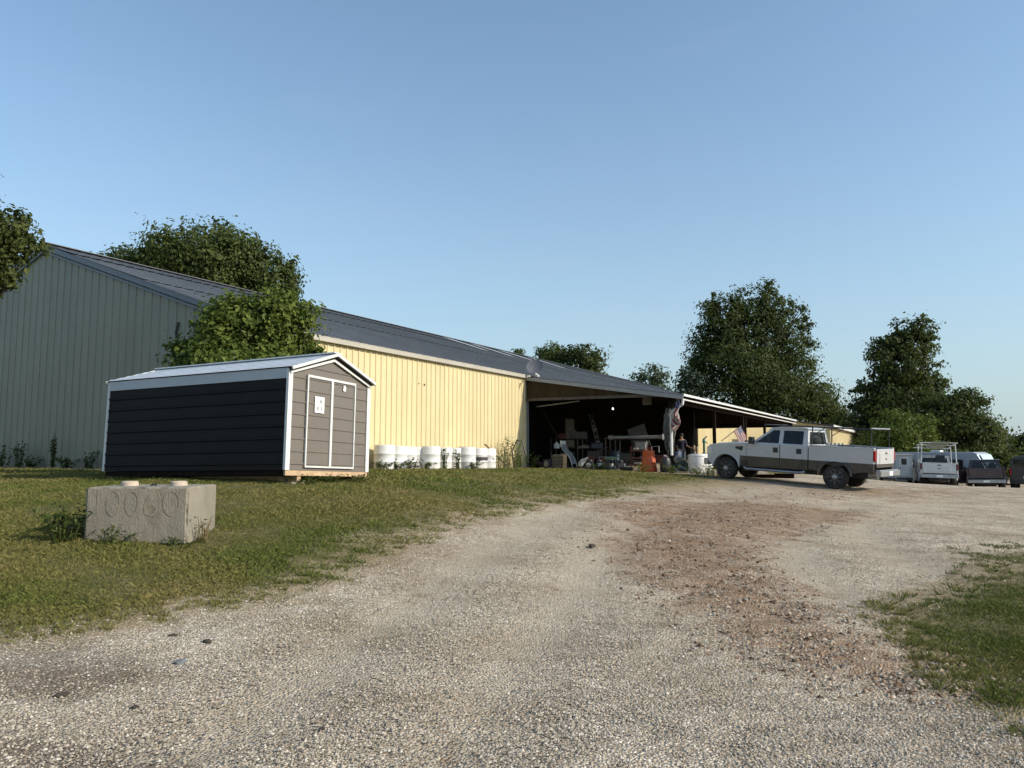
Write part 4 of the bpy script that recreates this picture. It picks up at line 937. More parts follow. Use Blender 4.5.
# poster on the shade-painted wall
t_=thing('wall_poster','pale framed poster hung on the dark wall inside the carport','poster',LP(4.6,.03,2.05),-YAW+R(90))
mb=MB(); mb.box(-.52,.52,-.02,.0,0,1.45); mb.build('board',mat('faded_poster',(.10,.095,.075),.8,0,.2,3),t_)
mb=MB(); mb.lathe([(.001,0),(.2,.001),(.2,.004),(.001,.005)],16,M=Matrix.Translation((0,-.022,.85))@Matrix.Rotation(R(90),4,'X')); mb.box(-.3,.3,-.027,-.022,.3,.42); mb.build('print',mat('faded_print',(.10,.12,.08),.8),t_)
mb=MB(); mb.ring([(-.56,-.03,-.04),(.56,-.03,-.04),(.56,-.03,1.49),(-.56,-.03,1.49)],[(-.5,-.03,.02),(.5,-.03,.02),(.5,-.03,1.43),(-.5,-.03,1.43)],(0,.03,0)); mb.build('frame',wood,t_)
# bare bulb under the roof
p=LP(2.5,px_t(613,2.5),0); L_=thing('bulb_lamp','small glowing white bulb hanging under the carport roof','lamp',(p.x,p.y,EYE+(455-409)/F*p.y))
mb=MB(); mb.lathe([(.001,-.05),(.035,-.035),(.046,0),(.035,.04),(.02,.06),(.001,.07)],14,cap=False); mb.build('bulb',emis('lit_bulb',(1,.95,.85),2.),L_,True)
mb=MB(); mb.path([(0,0,.08),(0,0,.95)],.012,5); mb.lathe([(.03,.06),(.035,.16),(.02,.18)],10); mb.build('cord',black_plastic,L_)
# folding lounge chair with pale tubes
lc_=cthing('lawn_chair','folded pale tubular lawn chair standing askew in front of the shelf rack','chair',.1,px_t(560,.1)-.3,0)
tube=mat('pale_tube',(.40,.40,.38),.35,.4,.1,5)
for y in (0,.5):
    mb=MB(); mb.path([(.95,y,.03),(.82,y,.45),(.62,y,.72),(.42,y,.88),(.32,y,1.2)],.022,6); mb.path([(-.18,y,.0),(-.02,y,.35),(-.05,y,.62),(.45,y,.60)],.022,6); mb.path([(.05,y,.0),(-.12,y,.4)],.02,6); mb.build('side_frame',tube,lc_,True)
mb=MB(); mb.add([(.60,0,.72),(.60,.5,.72),(.34,.5,1.16),(.34,0,1.16)],[(0,1,2,3)]); mb.add([(.9,0,.2),(.9,.5,.2),(.63,.5,.70),(.63,0,.70)],[(0,1,2,3)]); mb.build('sling',mat('grey_sling',(.2,.2,.2),.8),lc_)
mb=MB(); mb.box(.29,.36,.0,.5,1.0,1.3); mb.build('headrest',white_paint,lc_,bevel=.02)
cr=cthing('wooden_crate','brown wooden crate with one pale upright board','crate',.05,px_t(562,.05)-.45,R(8))
mb=MB(); mb.box(-.1,.62,0,.4,.02,.62); mb.build('body',mat('mossy_crate',(.085,.075,.05),.9,0,.3,6),cr)
for z in (.08,.24,.4,.56):
    mb=MB(); mb.box(-.11,.63,-.02,-.001,z-.05,z+.06); mb.build('slat',mat('mossy_slat',(.12,.105,.07),.9,0,.3,6),cr)
mb=MB(); mb.box(.48,.66,-.045,-.022,0,.68); mb.build('pale_board',pine,cr)
sp=cthing('speaker_box','small dark grey speaker box on the grass','speaker',-.1,px_t(546,-.1),R(-15)); mb=MB(); mb.box(-.22,.22,0,.3,0,.42); mb.build('cabinet',dark_steel,sp,bevel=.01)
mb=MB(); mb.lathe([(.15,0),(.14,.01),(.06,-.0),(.001,.02)],16,M=Matrix.Translation((0,-.005,.2))@Matrix.Rotation(R(90),4,'X'),cap=False); mb.build('cone',steel,sp)
mb=MB(); 
ico=[(0,0,.0),(.2,.05,.05),(.26,0,.3),(.1,-.1,.45),(-.12,.02,.38),(-.2,.0,.12),(.0,.2,.1),(.05,.22,.35),(.0,-.2,.15),(.42,0,.46),(.44,.1,.56),(.3,.05,.58)]
mb.add(ico,[(0,8,1),(1,8,2),(8,3,2),(8,4,3),(8,5,4),(8,0,5),(0,6,5),(0,1,6),(1,7,6),(1,2,7),(2,3,7),(7,3,4),(6,7,4),(5,6,4),(2,9,3),(3,9,11),(9,10,11),(2,11,10),(2,10,9),(2,3,11)])
bg=ron('plastic_sack','crumpled white plastic sack on the ground beside the lawn chair','sack',-.1,px_t(580,-.1),.02,mb,mat('grubby_sack',(.38,.37,.34),.6),0); m_=bg.modifiers.new('s','SUBSURF'); m_.levels=2; m_.render_levels=2
# red push mower
mw=cthing('push_mower','red push mower half hidden by weeds beside the yellow wall','mower',.4,px_t(536,.4),R(20))
mb=MB(); mb.prism([(-.3,.12),(.3,.12),(.34,.2),(.2,.28),(-.25,.28)],-.25,.25); mb.build('deck',red_metal,mw,bevel=.02)
mb=MB(); mb.lathe([(.14,.28),(.15,.4),(.1,.47),(.03,.5)],14); mb.build('engine',dark_steel,mw)
for x in (-.26,.28):
    for y in (-.28,.28):
        mb=MB(); mb.lathe([(.05,-.025),(.1,-.025),(.1,.025),(.05,.025)],14,M=Matrix.Translation((x,y,.1))@Matrix.Rotation(R(90),4,'X')); mb.build('wheel',rubber,mw)
mb=MB(); mb.path([(-.25,.2,.2),(-.95,.2,.9),(-.95,-.2,.9),(-.25,-.2,.2)],.015,6); mb.build('handle',dark_steel,mw)
# scrap engines and tyres in the grass
SG='scrap parts in the grass before the carport'
labs=['small engine with a shiny cover next to the white sack','scrap gearbox between two small engines','small engine carrying a green tray','scrap engine nearest the red cart']
for i,(px,lab) in enumerate(zip((590,598,609,619),labs)):
    e=cthing('scrap_engine',lab,'scrap engine',.05+.15*(i%2),px_t(px,.1),i*.7,SG)
    mb=MB(); mb.box(-.18,.18,-.15,.15,.05,.30); mb.lathe([(.1,.3),(.13,.34),(.13,.42),(.06,.45)],14); mb.build('block',dark_steel,e,bevel=.02)
    mb=MB(); mb.lathe([(.12,0),(.12,.05),(.03,.07)],14,M=Matrix.Translation((.0,-.16,.18))@Matrix.Rotation(R(90),4,'X')); mb.build('flywheel',steel,e)
    mb=MB(); mb.path([(.15,-.1,.25),(.26,-.14,.18),(.24,-.15,.05)],.03,6); mb.build('exhaust',steel,e)
    if i==2: ron('metal_tray','green metal tray lying on a scrap engine','tray',.05,px_t(612,.1),.46,MB().box(-.32,.32,-.12,.12,0,.03).box(-.32,.32,-.12,-.1,.03,.1),mat('pale_green_metal',(.09,.19,.12),.5))
TG='old tyres lying before the carport'
for i,(px,s,lab) in enumerate(((603,-.35,'small bare tyre lying flat before the scrap gearbox'),(626,-.2,'old tyre lying beside the red cart'))):
    o=MB().lathe([(.16,0),(.26,.0),(.3,.05),(.3,.11),(.26,.16),(.16,.16),(.17,.08)],22).build('old_tyre',rubber,None,True); x,y,g=CP_(s,px_t(px,s)); o.location=(x,y,g); tag(o,lab,'tyre',TG)
# red cart
ct=cthing('workshop_cart','dark red workshop cart with three shelves of small tools beside the orange barrel','cart',.6,px_t(637,.6)-.35,0)
for z in (.2,.5,.85):
    mb=MB(); mb.box(0,.7,0,.45,z,z+.03); mb.box(0,.7,0,.015,z+.03,z+.09); mb.build('tray',red_metal,ct)
for x in (.02,.68):
    for y in (.02,.43):
        mb=MB(); mb.bar((x,y,.06),(x,y,1.1),.03,.03); mb.build('upright',red_metal,ct)
mb=MB(); mb.box(.1,.3,.1,.3,.88,1.02); mb.path([(.35,.1,.56),(.6,.2,.6)],.03,6); mb.box(.15,.45,.08,.3,.23,.36); mb.build('tools',steel,ct)
# orange barrel
ob=cthing('orange_barrel','faded orange tapered plastic barrel standing left of the carport corner post','barrel',-.15,px_t(648,-.15),0)
mb=MB(); mb.lathe([(.36,0),(.37,.04),(.33,.30),(.315,.31),(.31,.36),(.32,.37),(.29,.62),(.275,.63),(.27,.68),(.275,.69),(.25,.92),(.19,.95),(.001,.95)],26,cap=False); mb.build('body',orange,ob,True)
mb=MB(); mb.path([(-.13,0,.93),(-.13,0,1.03),(.13,0,1.03),(.13,0,.93)],.022,6); mb.build('handle',orange,ob,True)
# more stored things in the dark bay
blue_drum=mat('dull_blue_drum',(.02,.035,.07),.5,.2,.25,4)
for i,(s_,t2,hh,mt_,lab) in enumerate(((2.6,3.45,.88,blue_drum,'dull blue steel drum standing between the two racks'),(3.1,2.9,.88,mat('rusty_drum',(.08,.035,.02),.8,.2,.4,5),'rusty steel drum behind the shelf rack'),(3.3,6.3,.88,blue_drum,'dull blue steel drum deep behind the corner post'))):
    mb=MB(); mb.lathe([(.28,0),(.29,.02),(.29,.29),(.30,.30),(.29,.31),(.29,.58),(.30,.59),(.29,.60),(.29,hh-.02),(.28,hh),(.27,hh-.015),(.001,hh-.015)],22,cap=False); x,y,g=CP_(s_,t2); o=mb.build('steel_drum',mt_,None,True); o.location=(x,y,g); tag(o,lab,'drum')
ld=thing('step_ladder','grey aluminium ladder leaning on the dark wall beyond the poster','ladder',CP_(7.2,.9),-YAW)
for y in (-.2,.2):
    mb=MB(); mb.bar((0,y,0),(-.8,y,2.9),.03,.07); mb.build('rail',steel,ld)
for k in range(9):
    mb=MB(); u=(k+.7)/10; mb.bar((-.8*u,-.2,2.9*u),(-.8*u,.2,2.9*u),.03,.03); mb.build('rung',steel,ld)
gn=cthing('generator','dark red generator in a pipe frame before the pipe stand','generator',.9,px_t(607,.9),.1)
mb=MB(); mb.box(-.22,.22,-.2,.2,.1,.38); mb.build('engine',dark_steel,gn,bevel=.02)
mb=MB(); mb.box(-.24,.24,-.18,.18,.39,.54); mb.build('tank',red_metal,gn,bevel=.04)
mb=MB()
for y in (-.24,.24): mb.path([(-.32,y,.03),(.32,y,.03),(.32,y,.58),(-.32,y,.58),(-.32,y,.03)],.018,6)
mb.build('pipe_frame',steel,gn)
ti=cthing('garden_tiller','dark red garden tiller with raised handles beside the generator','tiller',1.0,px_t(590,1.0),.3)
mb=MB(); mb.box(-.18,.18,-.15,.15,.3,.6); mb.build('engine',red_metal,ti,bevel=.03)
for y in (-.17,.17):
    mb=MB(); mb.path([(.1,y,.45),(.6,y*1.4,.95),(.85,y*1.5,1.0)],.015,6); mb.build('handlebar',dark_steel,ti)
    mb=MB(); mb.lathe([(.08,-.04),(.19,-.04),(.2,0),(.19,.04),(.08,.04)],16,M=Matrix.Translation((0,y*1.3,.2))@Matrix.Rotation(R(90),4,'X')); mb.build('wheel',rubber,ti)
for i,(s_,t2,z,w,d,hh,lab) in enumerate(((1.9,1.2,.45,.3,.2,.3,'dark crate on the lowest shelf under the metal cover'),(1.9,2.7,.45,.32,.22,.36,'dark crate on the lowest shelf at its right end'),(1.7,4.4,.4,.3,.2,.34,'dark crate under the left end of the long pipe'),(1.7,6.0,.4,.28,.2,.3,'dark crate under the right end of the long pipe'),(1.9,2.8,.95,.22,.18,.26,'small dark crate on the middle shelf'))):
    ron('storage_crate',lab,'crate',s_,t2,z,MB().box(-w,w,-d,d,0,hh).box(-w-.02,w+.02,-d-.02,d+.02,hh,hh+.04),(cardboard,dark_steel,cardboard,red_metal,blue_drum)[i])
mb=MB(); 
for k in range(5): mb.path([(.26*math.cos(a),.04*math.sin(a*3+k)-.02*k,.26*math.sin(a)) for a in [j*math.pi/10 for j in range(21)]],.014,5)
o=mb.build('hose_coil',mat('dark_green_hose',(.02,.05,.025),.5),None,True); p=LP(6.2,.12,2.4); o.location=p; o.rotation_euler=(0,0,-YAW+R(90)); tag(o,'coiled dark green hose hung on the wall between poster and ladder','hose')
# steel pipe frame
o=MB().path([(-.18,0,0),(-.18,0,1.12),(.16,0,1.12),(.16,0,.85)],.025,8).build('pipe_frame',steel,None,True); x,y,g=CP_(.2,px_t(655,.2)); o.location=(x,y,g); o.rotation_euler=(0,0,-YAW); tag(o,'bent grey pipe frame stuck upright behind the orange barrel','pipe frame')
# bundle of netting and cord tied to the corner post
nb=thing('netting_bundle','grey bundle of cord and netting tied round the corner post','netting bundle',LP(.0,LT-.5,0)); o=nb.location; nb.location.z=h(o.x,o.y)
mb=MB(); r=random.Random(5)
prof_=[(.14,1.05),(.18,1.3),(.23,1.6),(.25,1.9),(.22,2.2),(.19,2.5),(.14,2.75)]
for k in range(70):
    a=r.random()*6.28; pts=[]
    for i,(rr,z) in enumerate(prof_):
        a+=r.uniform(-.5,.5); q=rr*r.uniform(.75,1.12); pts.append((q*math.cos(a),q*math.sin(a),z+r.uniform(-.1,.1)))
    i0=r.randint(0,3); mb.path(pts[i0:i0+r.randint(3,5)],r.uniform(.012,.022),4)
mb.build('loose_cord',mat('grey_cord',(.12,.12,.115),.9,0,.4,9),nb)
mb=MB(); mb.lathe([(.12,1.0),(.16,1.15),(.2,1.3),(.22,1.45),(.25,1.6),(.26,1.75),(.27,1.9),(.25,2.05),(.22,2.2),(.2,2.35),(.17,2.5),(.13,2.8)],18)
for q in mb.v: k_=.72+.28*math.sin(q.z*9+3*math.atan2(q.y,q.x))*math.sin(q.z*5.3+5*math.atan2(q.y,q.x)); q.x*=k_; q.y*=k_
mb.build('netting',grey_cloth,nb,True)
# weed-wrapped drum at the post foot
o=MB().lathe([(.2,0),(.24,.1),(.25,.45),(.2,.62),(.1,.66)],14).build('black_bucket',black_plastic,None,True); x,y,g=CP_(-.25,LT-.62); o.location=(x,y,g); tag(o,'black bucket at the foot of the carport corner post','bucket')
# flags
def flagmat():
    m,nt,b,out=newmat('flag_cloth'); u=N(nt,'ShaderNodeUVMap'); u.uv_map='uv'
    sp=nt.nodes.new('ShaderNodeSeparateXYZ'); nt.links.new(u.outputs[0],sp.inputs[0])
    st=mth(nt,'MODULO',mth(nt,'FLOOR',mth(nt,'MULTIPLY',sp.outputs[1],13.)),2.)
    c=mixc(nt,st,(.15,.02,.024),(.30,.285,.27))
    can=mth(nt,'MULTIPLY',mth(nt,'LESS_THAN',sp.outputs[0],.4),mth(nt,'GREATER_THAN',sp.outputs[1],6/13))
    cx=mth(nt,'SUBTRACT',mth(nt,'FRACT',mth(nt,'MULTIPLY',sp.outputs[0],15.)),.5); cy=mth(nt,'SUBTRACT',mth(nt,'FRACT',mth(nt,'MULTIPLY',sp.outputs[1],9.3)),.5)
    rr=mth(nt,'ADD',mth(nt,'MULTIPLY',cx,cx),mth(nt,'MULTIPLY',cy,cy))
    cc=mixc(nt,mth(nt,'LESS_THAN',rr,.07),(.015,.02,.08),(.38,.36,.345)); c=mixc(nt,can,c,cc)
    nt.links.new(c,b.inputs['Base Color']); b.inputs['Roughness'].default_value=.9; return m
FM=flagmat()
def flag(label,p0,p1,fly,drop,fold,attach=.45):
    p0=Vector(p0);p1=Vector(p1); f=thing('flag',label,'flag',p0,0)
    mb=MB(); mb.path([(0,0,0),p1-p0],.022,6); pole=mb.build('pole',wood,f)
    n,mm=22,18; d=(p1-p0); V=[];UVs=[]
    side=d.cross(UP).normalized()
    for i in range(n+1):
        for j in range(mm+1):
            u=i/n; v=j/mm; base=d*(attach+(1-attach)*v)      # v runs along the pole
            w=u*fly; q=base+Vector(drop)*w+side*(math.sin(u*7+v*4)*.10*fold*u+math.sin(v*11+u*3)*.05*fold)+d.normalized()*(-(v-.3)*fold*.55*u*fly*.3)
            V.append(q+side*.012); UVs.append((u,v))
    me=bpy.data.meshes.new('flag_cloth'); me.from_pydata([tuple(q) for q in V],[],[(i*(mm+1)+j,(i+1)*(mm+1)+j,(i+1)*(mm+1)+j+1,i*(mm+1)+j+1) for i in range(n) for j in range(mm)])
    uv=me.uv_layers.new(name='uv')
    for l in me.loops: uv.data[l.index].uv=UVs[l.vertex_index]
    me.materials.append(FM); me.polygons.foreach_set('use_smooth',[True]*len(me.polygons)); o=bpy.data.objects.new('cloth',me); COL.objects.link(o); o.parent=f
    so=o.modifiers.new('t','SOLIDIFY'); so.thickness=.006
def PX(px,py,Y): return Vector(((px-512)/F*Y*1.0,Y,EYE+(455-py)/F*Y))
flag('striped flag hanging in folds from a slanting pole at the carport corner',LP(.35,LT-.35,2.45),LP(-.5,LT+.05,4.0),.8,(-.05,-.12,-1),1.7,.55)
flag('striped flag hung on a slanting pole from the second carport post',PX(721,441,37.2),PX(741,426,38.6),.95,(.38,.2,-.72),.45,.6)
# white tank with garden things on top
wt_=cthing('white_tank','white plastic tank with garden ornaments on its lid in front of the carport','tank',.35,px_t(697,.35),0)
mb=MB(); mb.lathe([(.40,0),(.42,.03),(.42,.74),(.40,.80),(.36,.82),(.001,.82)],30,cap=False); mb.build('body',plastic_white,wt_,True)
mb=MB(); mb.lathe([(.425,.7),(.44,.71),(.44,.76),(.425,.77)],30,cap=False); mb.build('rim',plastic_white,wt_,True)
x,y,g=CP_(.35,px_t(697,.35)); top=g+.83
gp_=thing('hand_pump','dark green garden hand pump standing on the white tank','hand pump',(x+.28,y,top))
mb=MB(); mb.lathe([(.10,0),(.10,.03),(.05,.05),(.05,.45),(.07,.47),(.07,.6),(.03,.66),(.001,.68)],12,cap=False); mb.path([(0,0,.5),(.13,0,.5),(.15,0,.42)],.025,6); mb.build('body',green_paint,gp_,True)
mb=MB(); mb.path([(0,0,.62),(.08,0,.72),(.14,0,.74)],.03,6); mb.build('lever',dark_steel,gp_)
for i,(dx,dy,lab) in enumerate(((-.12,.1,'taller wooden garden stake doll on the white tank'),(-.02,-.05,'shorter wooden garden stake doll on the white tank'))):
    o=MB().lathe([(.05,0),(.06,.06),(.035,.2),(.05,.26),(.045,.34-.06*i),(.001,.38-.06*i)],10,cap=False).build('garden_ornament',pine,None,True); o.location=(x+dx,y+dy,top); tag(o,lab,'ornament')
mb=MB(); mb.lathe([(.09,0),(.12,.16),(.13,.16),(.13,.18),(.11,.18),(.10,.12),(.001,.12)],14,cap=False); o=mb.build('flower_pot',black_plastic,None,True); o.location=(x-.24,y-.1,top); tag(o,'black flower pot on the edge of the white tank','flower pot')
pb=cthing('gas_bottle','white gas bottle with a collar between the white tank and the pickup','gas bottle',.7,px_t(708,.7),0)
mb=MB(); mb.lathe([(.12,0),(.15,.04),(.155,.36),(.12,.45),(.04,.48)],18); mb.build('body',white_paint,pb,True)
mb=MB(); mb.lathe([(.10,.45),(.10,.58),(.09,.58),(.09,.46)],14,cap=False); mb.lathe([(.03,.47),(.035,.54),(.02,.56)],8); mb.build('collar',white_paint,pb,True)
# heap of folded garden chairs and tarp between the post and the tank
o=None; mb=MB(); rr=random.Random(11); n=12
V=[];FQ=[]
for i in range(n+1):
    for j in range(n+1):
        u=i/n*2-1; v=j/n*2-1; z=max(0,(1-u*u)*(1-v*v))*.62+.07*math.sin(u*6+v*5)*max(0,1-u*u)*max(0,1-v*v); V.append((u*.65,v*.5,z))
mb.add(V,[(i*(n+1)+j,(i+1)*(n+1)+j,(i+1)*(n+1)+j+1,i*(n+1)+j+1) for i in range(n) for j in range(n)])
ron('tarp_heap','heap covered by an olive tarp between the corner post and the white tank','tarp',.7,px_t(679,.7),0,mb,tarp,0,0,True)
for i,(px,s,hh,lean,lab) in enumerate(((672,.1,.72,.45,'white folded tube frame leaning by the corner post'),(683,.15,.7,-.5,'white folded tube frame leaning on the olive tarp heap'))):
    f_=cthing('tube_frame',lab,'tube frame',s,px_t(px,s),.2,'folded white tube frames')
    for y in (0,.4):
        mb=MB(); mb.path([(-.28,y,.02),(-.28+lean,y*.9,hh),(-.28+lean*1.2,y*.8,hh+.05)],.02,6); mb.path([(.32,y,.02),(-.25,y*.9,hh*.45)],.02,6); mb.build('side_tube',tube,f_,True)
    mb=MB(); mb.path([(.32,0,.03),(.32,.4,.03)],.02,6); mb.path([(-.28+lean,0,hh),(-.28+lean,.36,hh)],.02,6); mb.build('cross_tube',tube,f_)
    mb=MB(); mb.add([(-.2,.02,.12),(-.2,.38,.12),(.3,.38,.05),(.3,.02,.05)],[(0,1,2,3)]); mb.build('webbing',white_paint if i else green_paint,f_)
o=MB().box(-.5,.5,-.06,.06,0,.04).build('plank',pine); x,y,g=CP_(-.15,px_t(676,-.15)); o.location=(x,y,g+.02); o.rotation_euler=(0,0,-YAW); tag(o,'pale plank lying in the grass in front of the tube frames','plank')
mb=MB(); mb.box(-.9,.9,-.12,.12,.02,.16); mb.box(-.85,-.7,-.1,.1,0,.3); mb.box(.2,.9,-.14,.14,.16,.2); o=mb.build('timber_sleeper',dark_wood,None,False,.01); o.location=(9.95,29.2,h(9.95,29.2)); o.rotation_euler=(0,0,R(-25)); tag(o,'low dark timber sleeper lying behind the white pickup','timber')
o=MB().box(-.28,.28,-.12,.12,0,.09).build('paving_slab',concrete,None,False,.01); o.location=(13.9,30.2,h(13.9,30.2)+.01); tag(o,'pale slab lying on the ground behind the pickup bumper','slab')

# ------------------------------------------------------------------ person in the shade
sk=mat('skin_tone',(.30,.17,.115),.6,0,.08,6); navy=mat('navy_shirt',(.010,.012,.026),.9,0,.2,6); jean=mat('grey_blue_jeans',(.055,.065,.085),.9,0,.2,8); hairm=mat('dark_cap',(.012,.013,.02),.8)
def skin(name,pts,edges,rad,mt,parent=None,lv=2):
    me=bpy.data.meshes.new(name); me.from_pydata(pts,edges,[]); me.materials.append(mt)
    o=bpy.data.objects.new(name,me); COL.objects.link(o)
    if parent: o.parent=parent
    md=o.modifiers.new('Skin','SKIN'); md.use_smooth_shade=True
    if not me.skin_vertices: me.attributes  # layer is made with the modifier
    sv=me.skin_vertices[0].data
    for i,rd in enumerate(rad): sv[i].radius=(rd,rd) if not isinstance(rd,tuple) else rd; sv[i].use_root=(i==0)
    s2=o.modifiers.new('sub','SUBSURF'); s2.levels=lv; s2.render_levels=lv; return o
x,y,g=CP_(4.5,px_t(681,4.5))
B=[(0,0,.95),(0,0,1.12),(0,0,1.32),(0,0,1.46),(0,-.01,1.53),(0,-.02,1.60),(0,-.03,1.70),
   (-.17,0,1.42),(-.22,.02,1.16),(-.20,-.06,.92),(-.20,-.09,.84),(.17,0,1.42),(.24,-.04,1.18),(.40,-.18,1.08),(.47,-.23,1.07),
   (-.10,0,.90),(-.11,-.02,.50),(-.11,.02,.09),(-.12,-.13,.04),(.10,0,.90),(.11,-.03,.50),(.11,.02,.09),(.12,-.13,.04)]
E_=[(0,1),(1,2),(2,3),(3,4),(4,5),(5,6),(3,7),(7,8),(8,9),(9,10),(3,11),(11,12),(12,13),(13,14),(0,15),(15,16),(16,17),(17,18),(0,19),(19,20),(20,21),(21,22)]
RD=[.12,.115,.13,.10,.05,.075,.085,.06,.045,.033,.03,.06,.045,.033,.03,.085,.06,.045,.04,.085,.06,.045,.04]
pr=skin('person',B,E_,RD,sk); pr.location=(x,y,g); pr.rotation_euler=(0,0,R(-10)); tag(pr,'person in navy shirt and grey jeans standing in carport shade with one forearm out','person')
skin('shirt',[B[i] for i in (0,1,2,3,7,8,11,12)],[(0,1),(1,2),(2,3),(3,4),(4,5),(3,6),(6,7)],[.145,.135,.15,.115,.085,.068,.085,.068],navy,pr)
skin('jeans',[B[i] for i in (0,15,16,17,19,20,21)],[(0,1),(1,2),(2,3),(0,4),(4,5),(5,6)],[.14,.105,.082,.066,.105,.082,.066],jean,pr)
mb=MB(); mb.lathe([(.098,1.66),(.10,1.72),(.08,1.79),(.001,1.81)],16,M=Matrix.Translation((0,-.03,0)),cap=False); mb.box(-.06,.06,-.2,-.1,1.685,1.70); mb.build('cap',hairm,pr,True)
mb=MB()
for s in (-1,1): mb.box(s*.03-.012,s*.03+.012,-.122,-.108,1.645,1.657); mb.prism([(s*.12-.05,.0),(s*.12+.05,0),(s*.12+.05,.09),(s*.12-.05,.09)],-.24,.03)
mb.build('boots',black_plastic,pr)
for c in (B[10],B[14]):
    mb=MB(); dx=Vector((.02,-.02,-.09)) if c[0]<0 else Vector((.08,-.05,-.01)); c=Vector(c)
    mb.path([c,c+dx*.5,c+dx],[.035,.042,.03],8)
    side=dx.cross(Vector((0,0,1)) if c.x>0 else Vector((1,0,0))).normalized()
    for k in range(4): q=c+dx+side*(k-1.5)*.017; mb.path([q,q+dx*.5,q+dx*.75+Vector((0,0,-.02))],[.009,.008,.006],5)
    mb.path([c+dx*.3+side*.035,c+dx*.7+side*.06],[.011,.008],5); mb.build('hand',sk,pr,True)

# ------------------------------------------------------------------ trees and plants
LM={'dark':leafmat('dark_oak_leaves',(.026,.038,.012),(.090,.112,.034),.38),
    'mid':leafmat('mid_leaves',(.036,.054,.016),(.115,.140,.042),.38),
    'olive':leafmat('olive_leaves',(.036,.050,.014),(.120,.135,.040),.38),
    'bright':leafmat('bright_leaves',(.050,.078,.014),(.17,.21,.045),.4,.42),
    'pale':leafmat('haze_tinted_leaves',(.045,.062,.036),(.095,.115,.062),.25),  # distance haze put into the leaf colour
    'weed':leafmat('weed_leaves',(.026,.040,.010),(.095,.115,.03),.3),
    'dry':leafmat('dry_stalks',(.10,.08,.035),(.22,.17,.08),.2)}
bark=mat('grey_brown_bark',(.075,.060,.046),.95,0,.4,7,.6,25,stretch=(1,1,.3))
def leaves(P,nrm,size,asp=.5,seed=0,droop=.25):
    """one folded leaf or leaf spray (two triangles sharing the midrib) per point"""
    g=np.random.default_rng(seed); n=len(P)
    nn=nrm/(np.linalg.norm(nrm,axis=1)[:,None]+1e-9); d=g.normal(0,1,(n,3)); d-=nn*(d*nn).sum(1)[:,None]*.75; d[:,2]-=droop; d/=np.linalg.norm(d,axis=1)[:,None]
    up=nn+g.normal(0,.38,(n,3)); s=np.cross(d,up); s/=np.linalg.norm(s,axis=1)[:,None]+1e-9; u=np.cross(s,d)
    L=size*(.6+.8*g.random(n))[:,None]; w=L*asp*(.8+.4*g.random(n))[:,None]
    a=P-d*L*.5; b=P+d*L*.5; c=P+s*w*.5+u*w*.18-d*L*.05; e=P-s*w*.5+u*w*.18-d*L*.05
    V=np.stack([a,c,b,e],1).reshape(-1,3)
    FA=np.array([(0,1,2),(0,2,3)]); return V,(FA[None]+4*np.arange(n)[:,None,None]).reshape(-1,3)
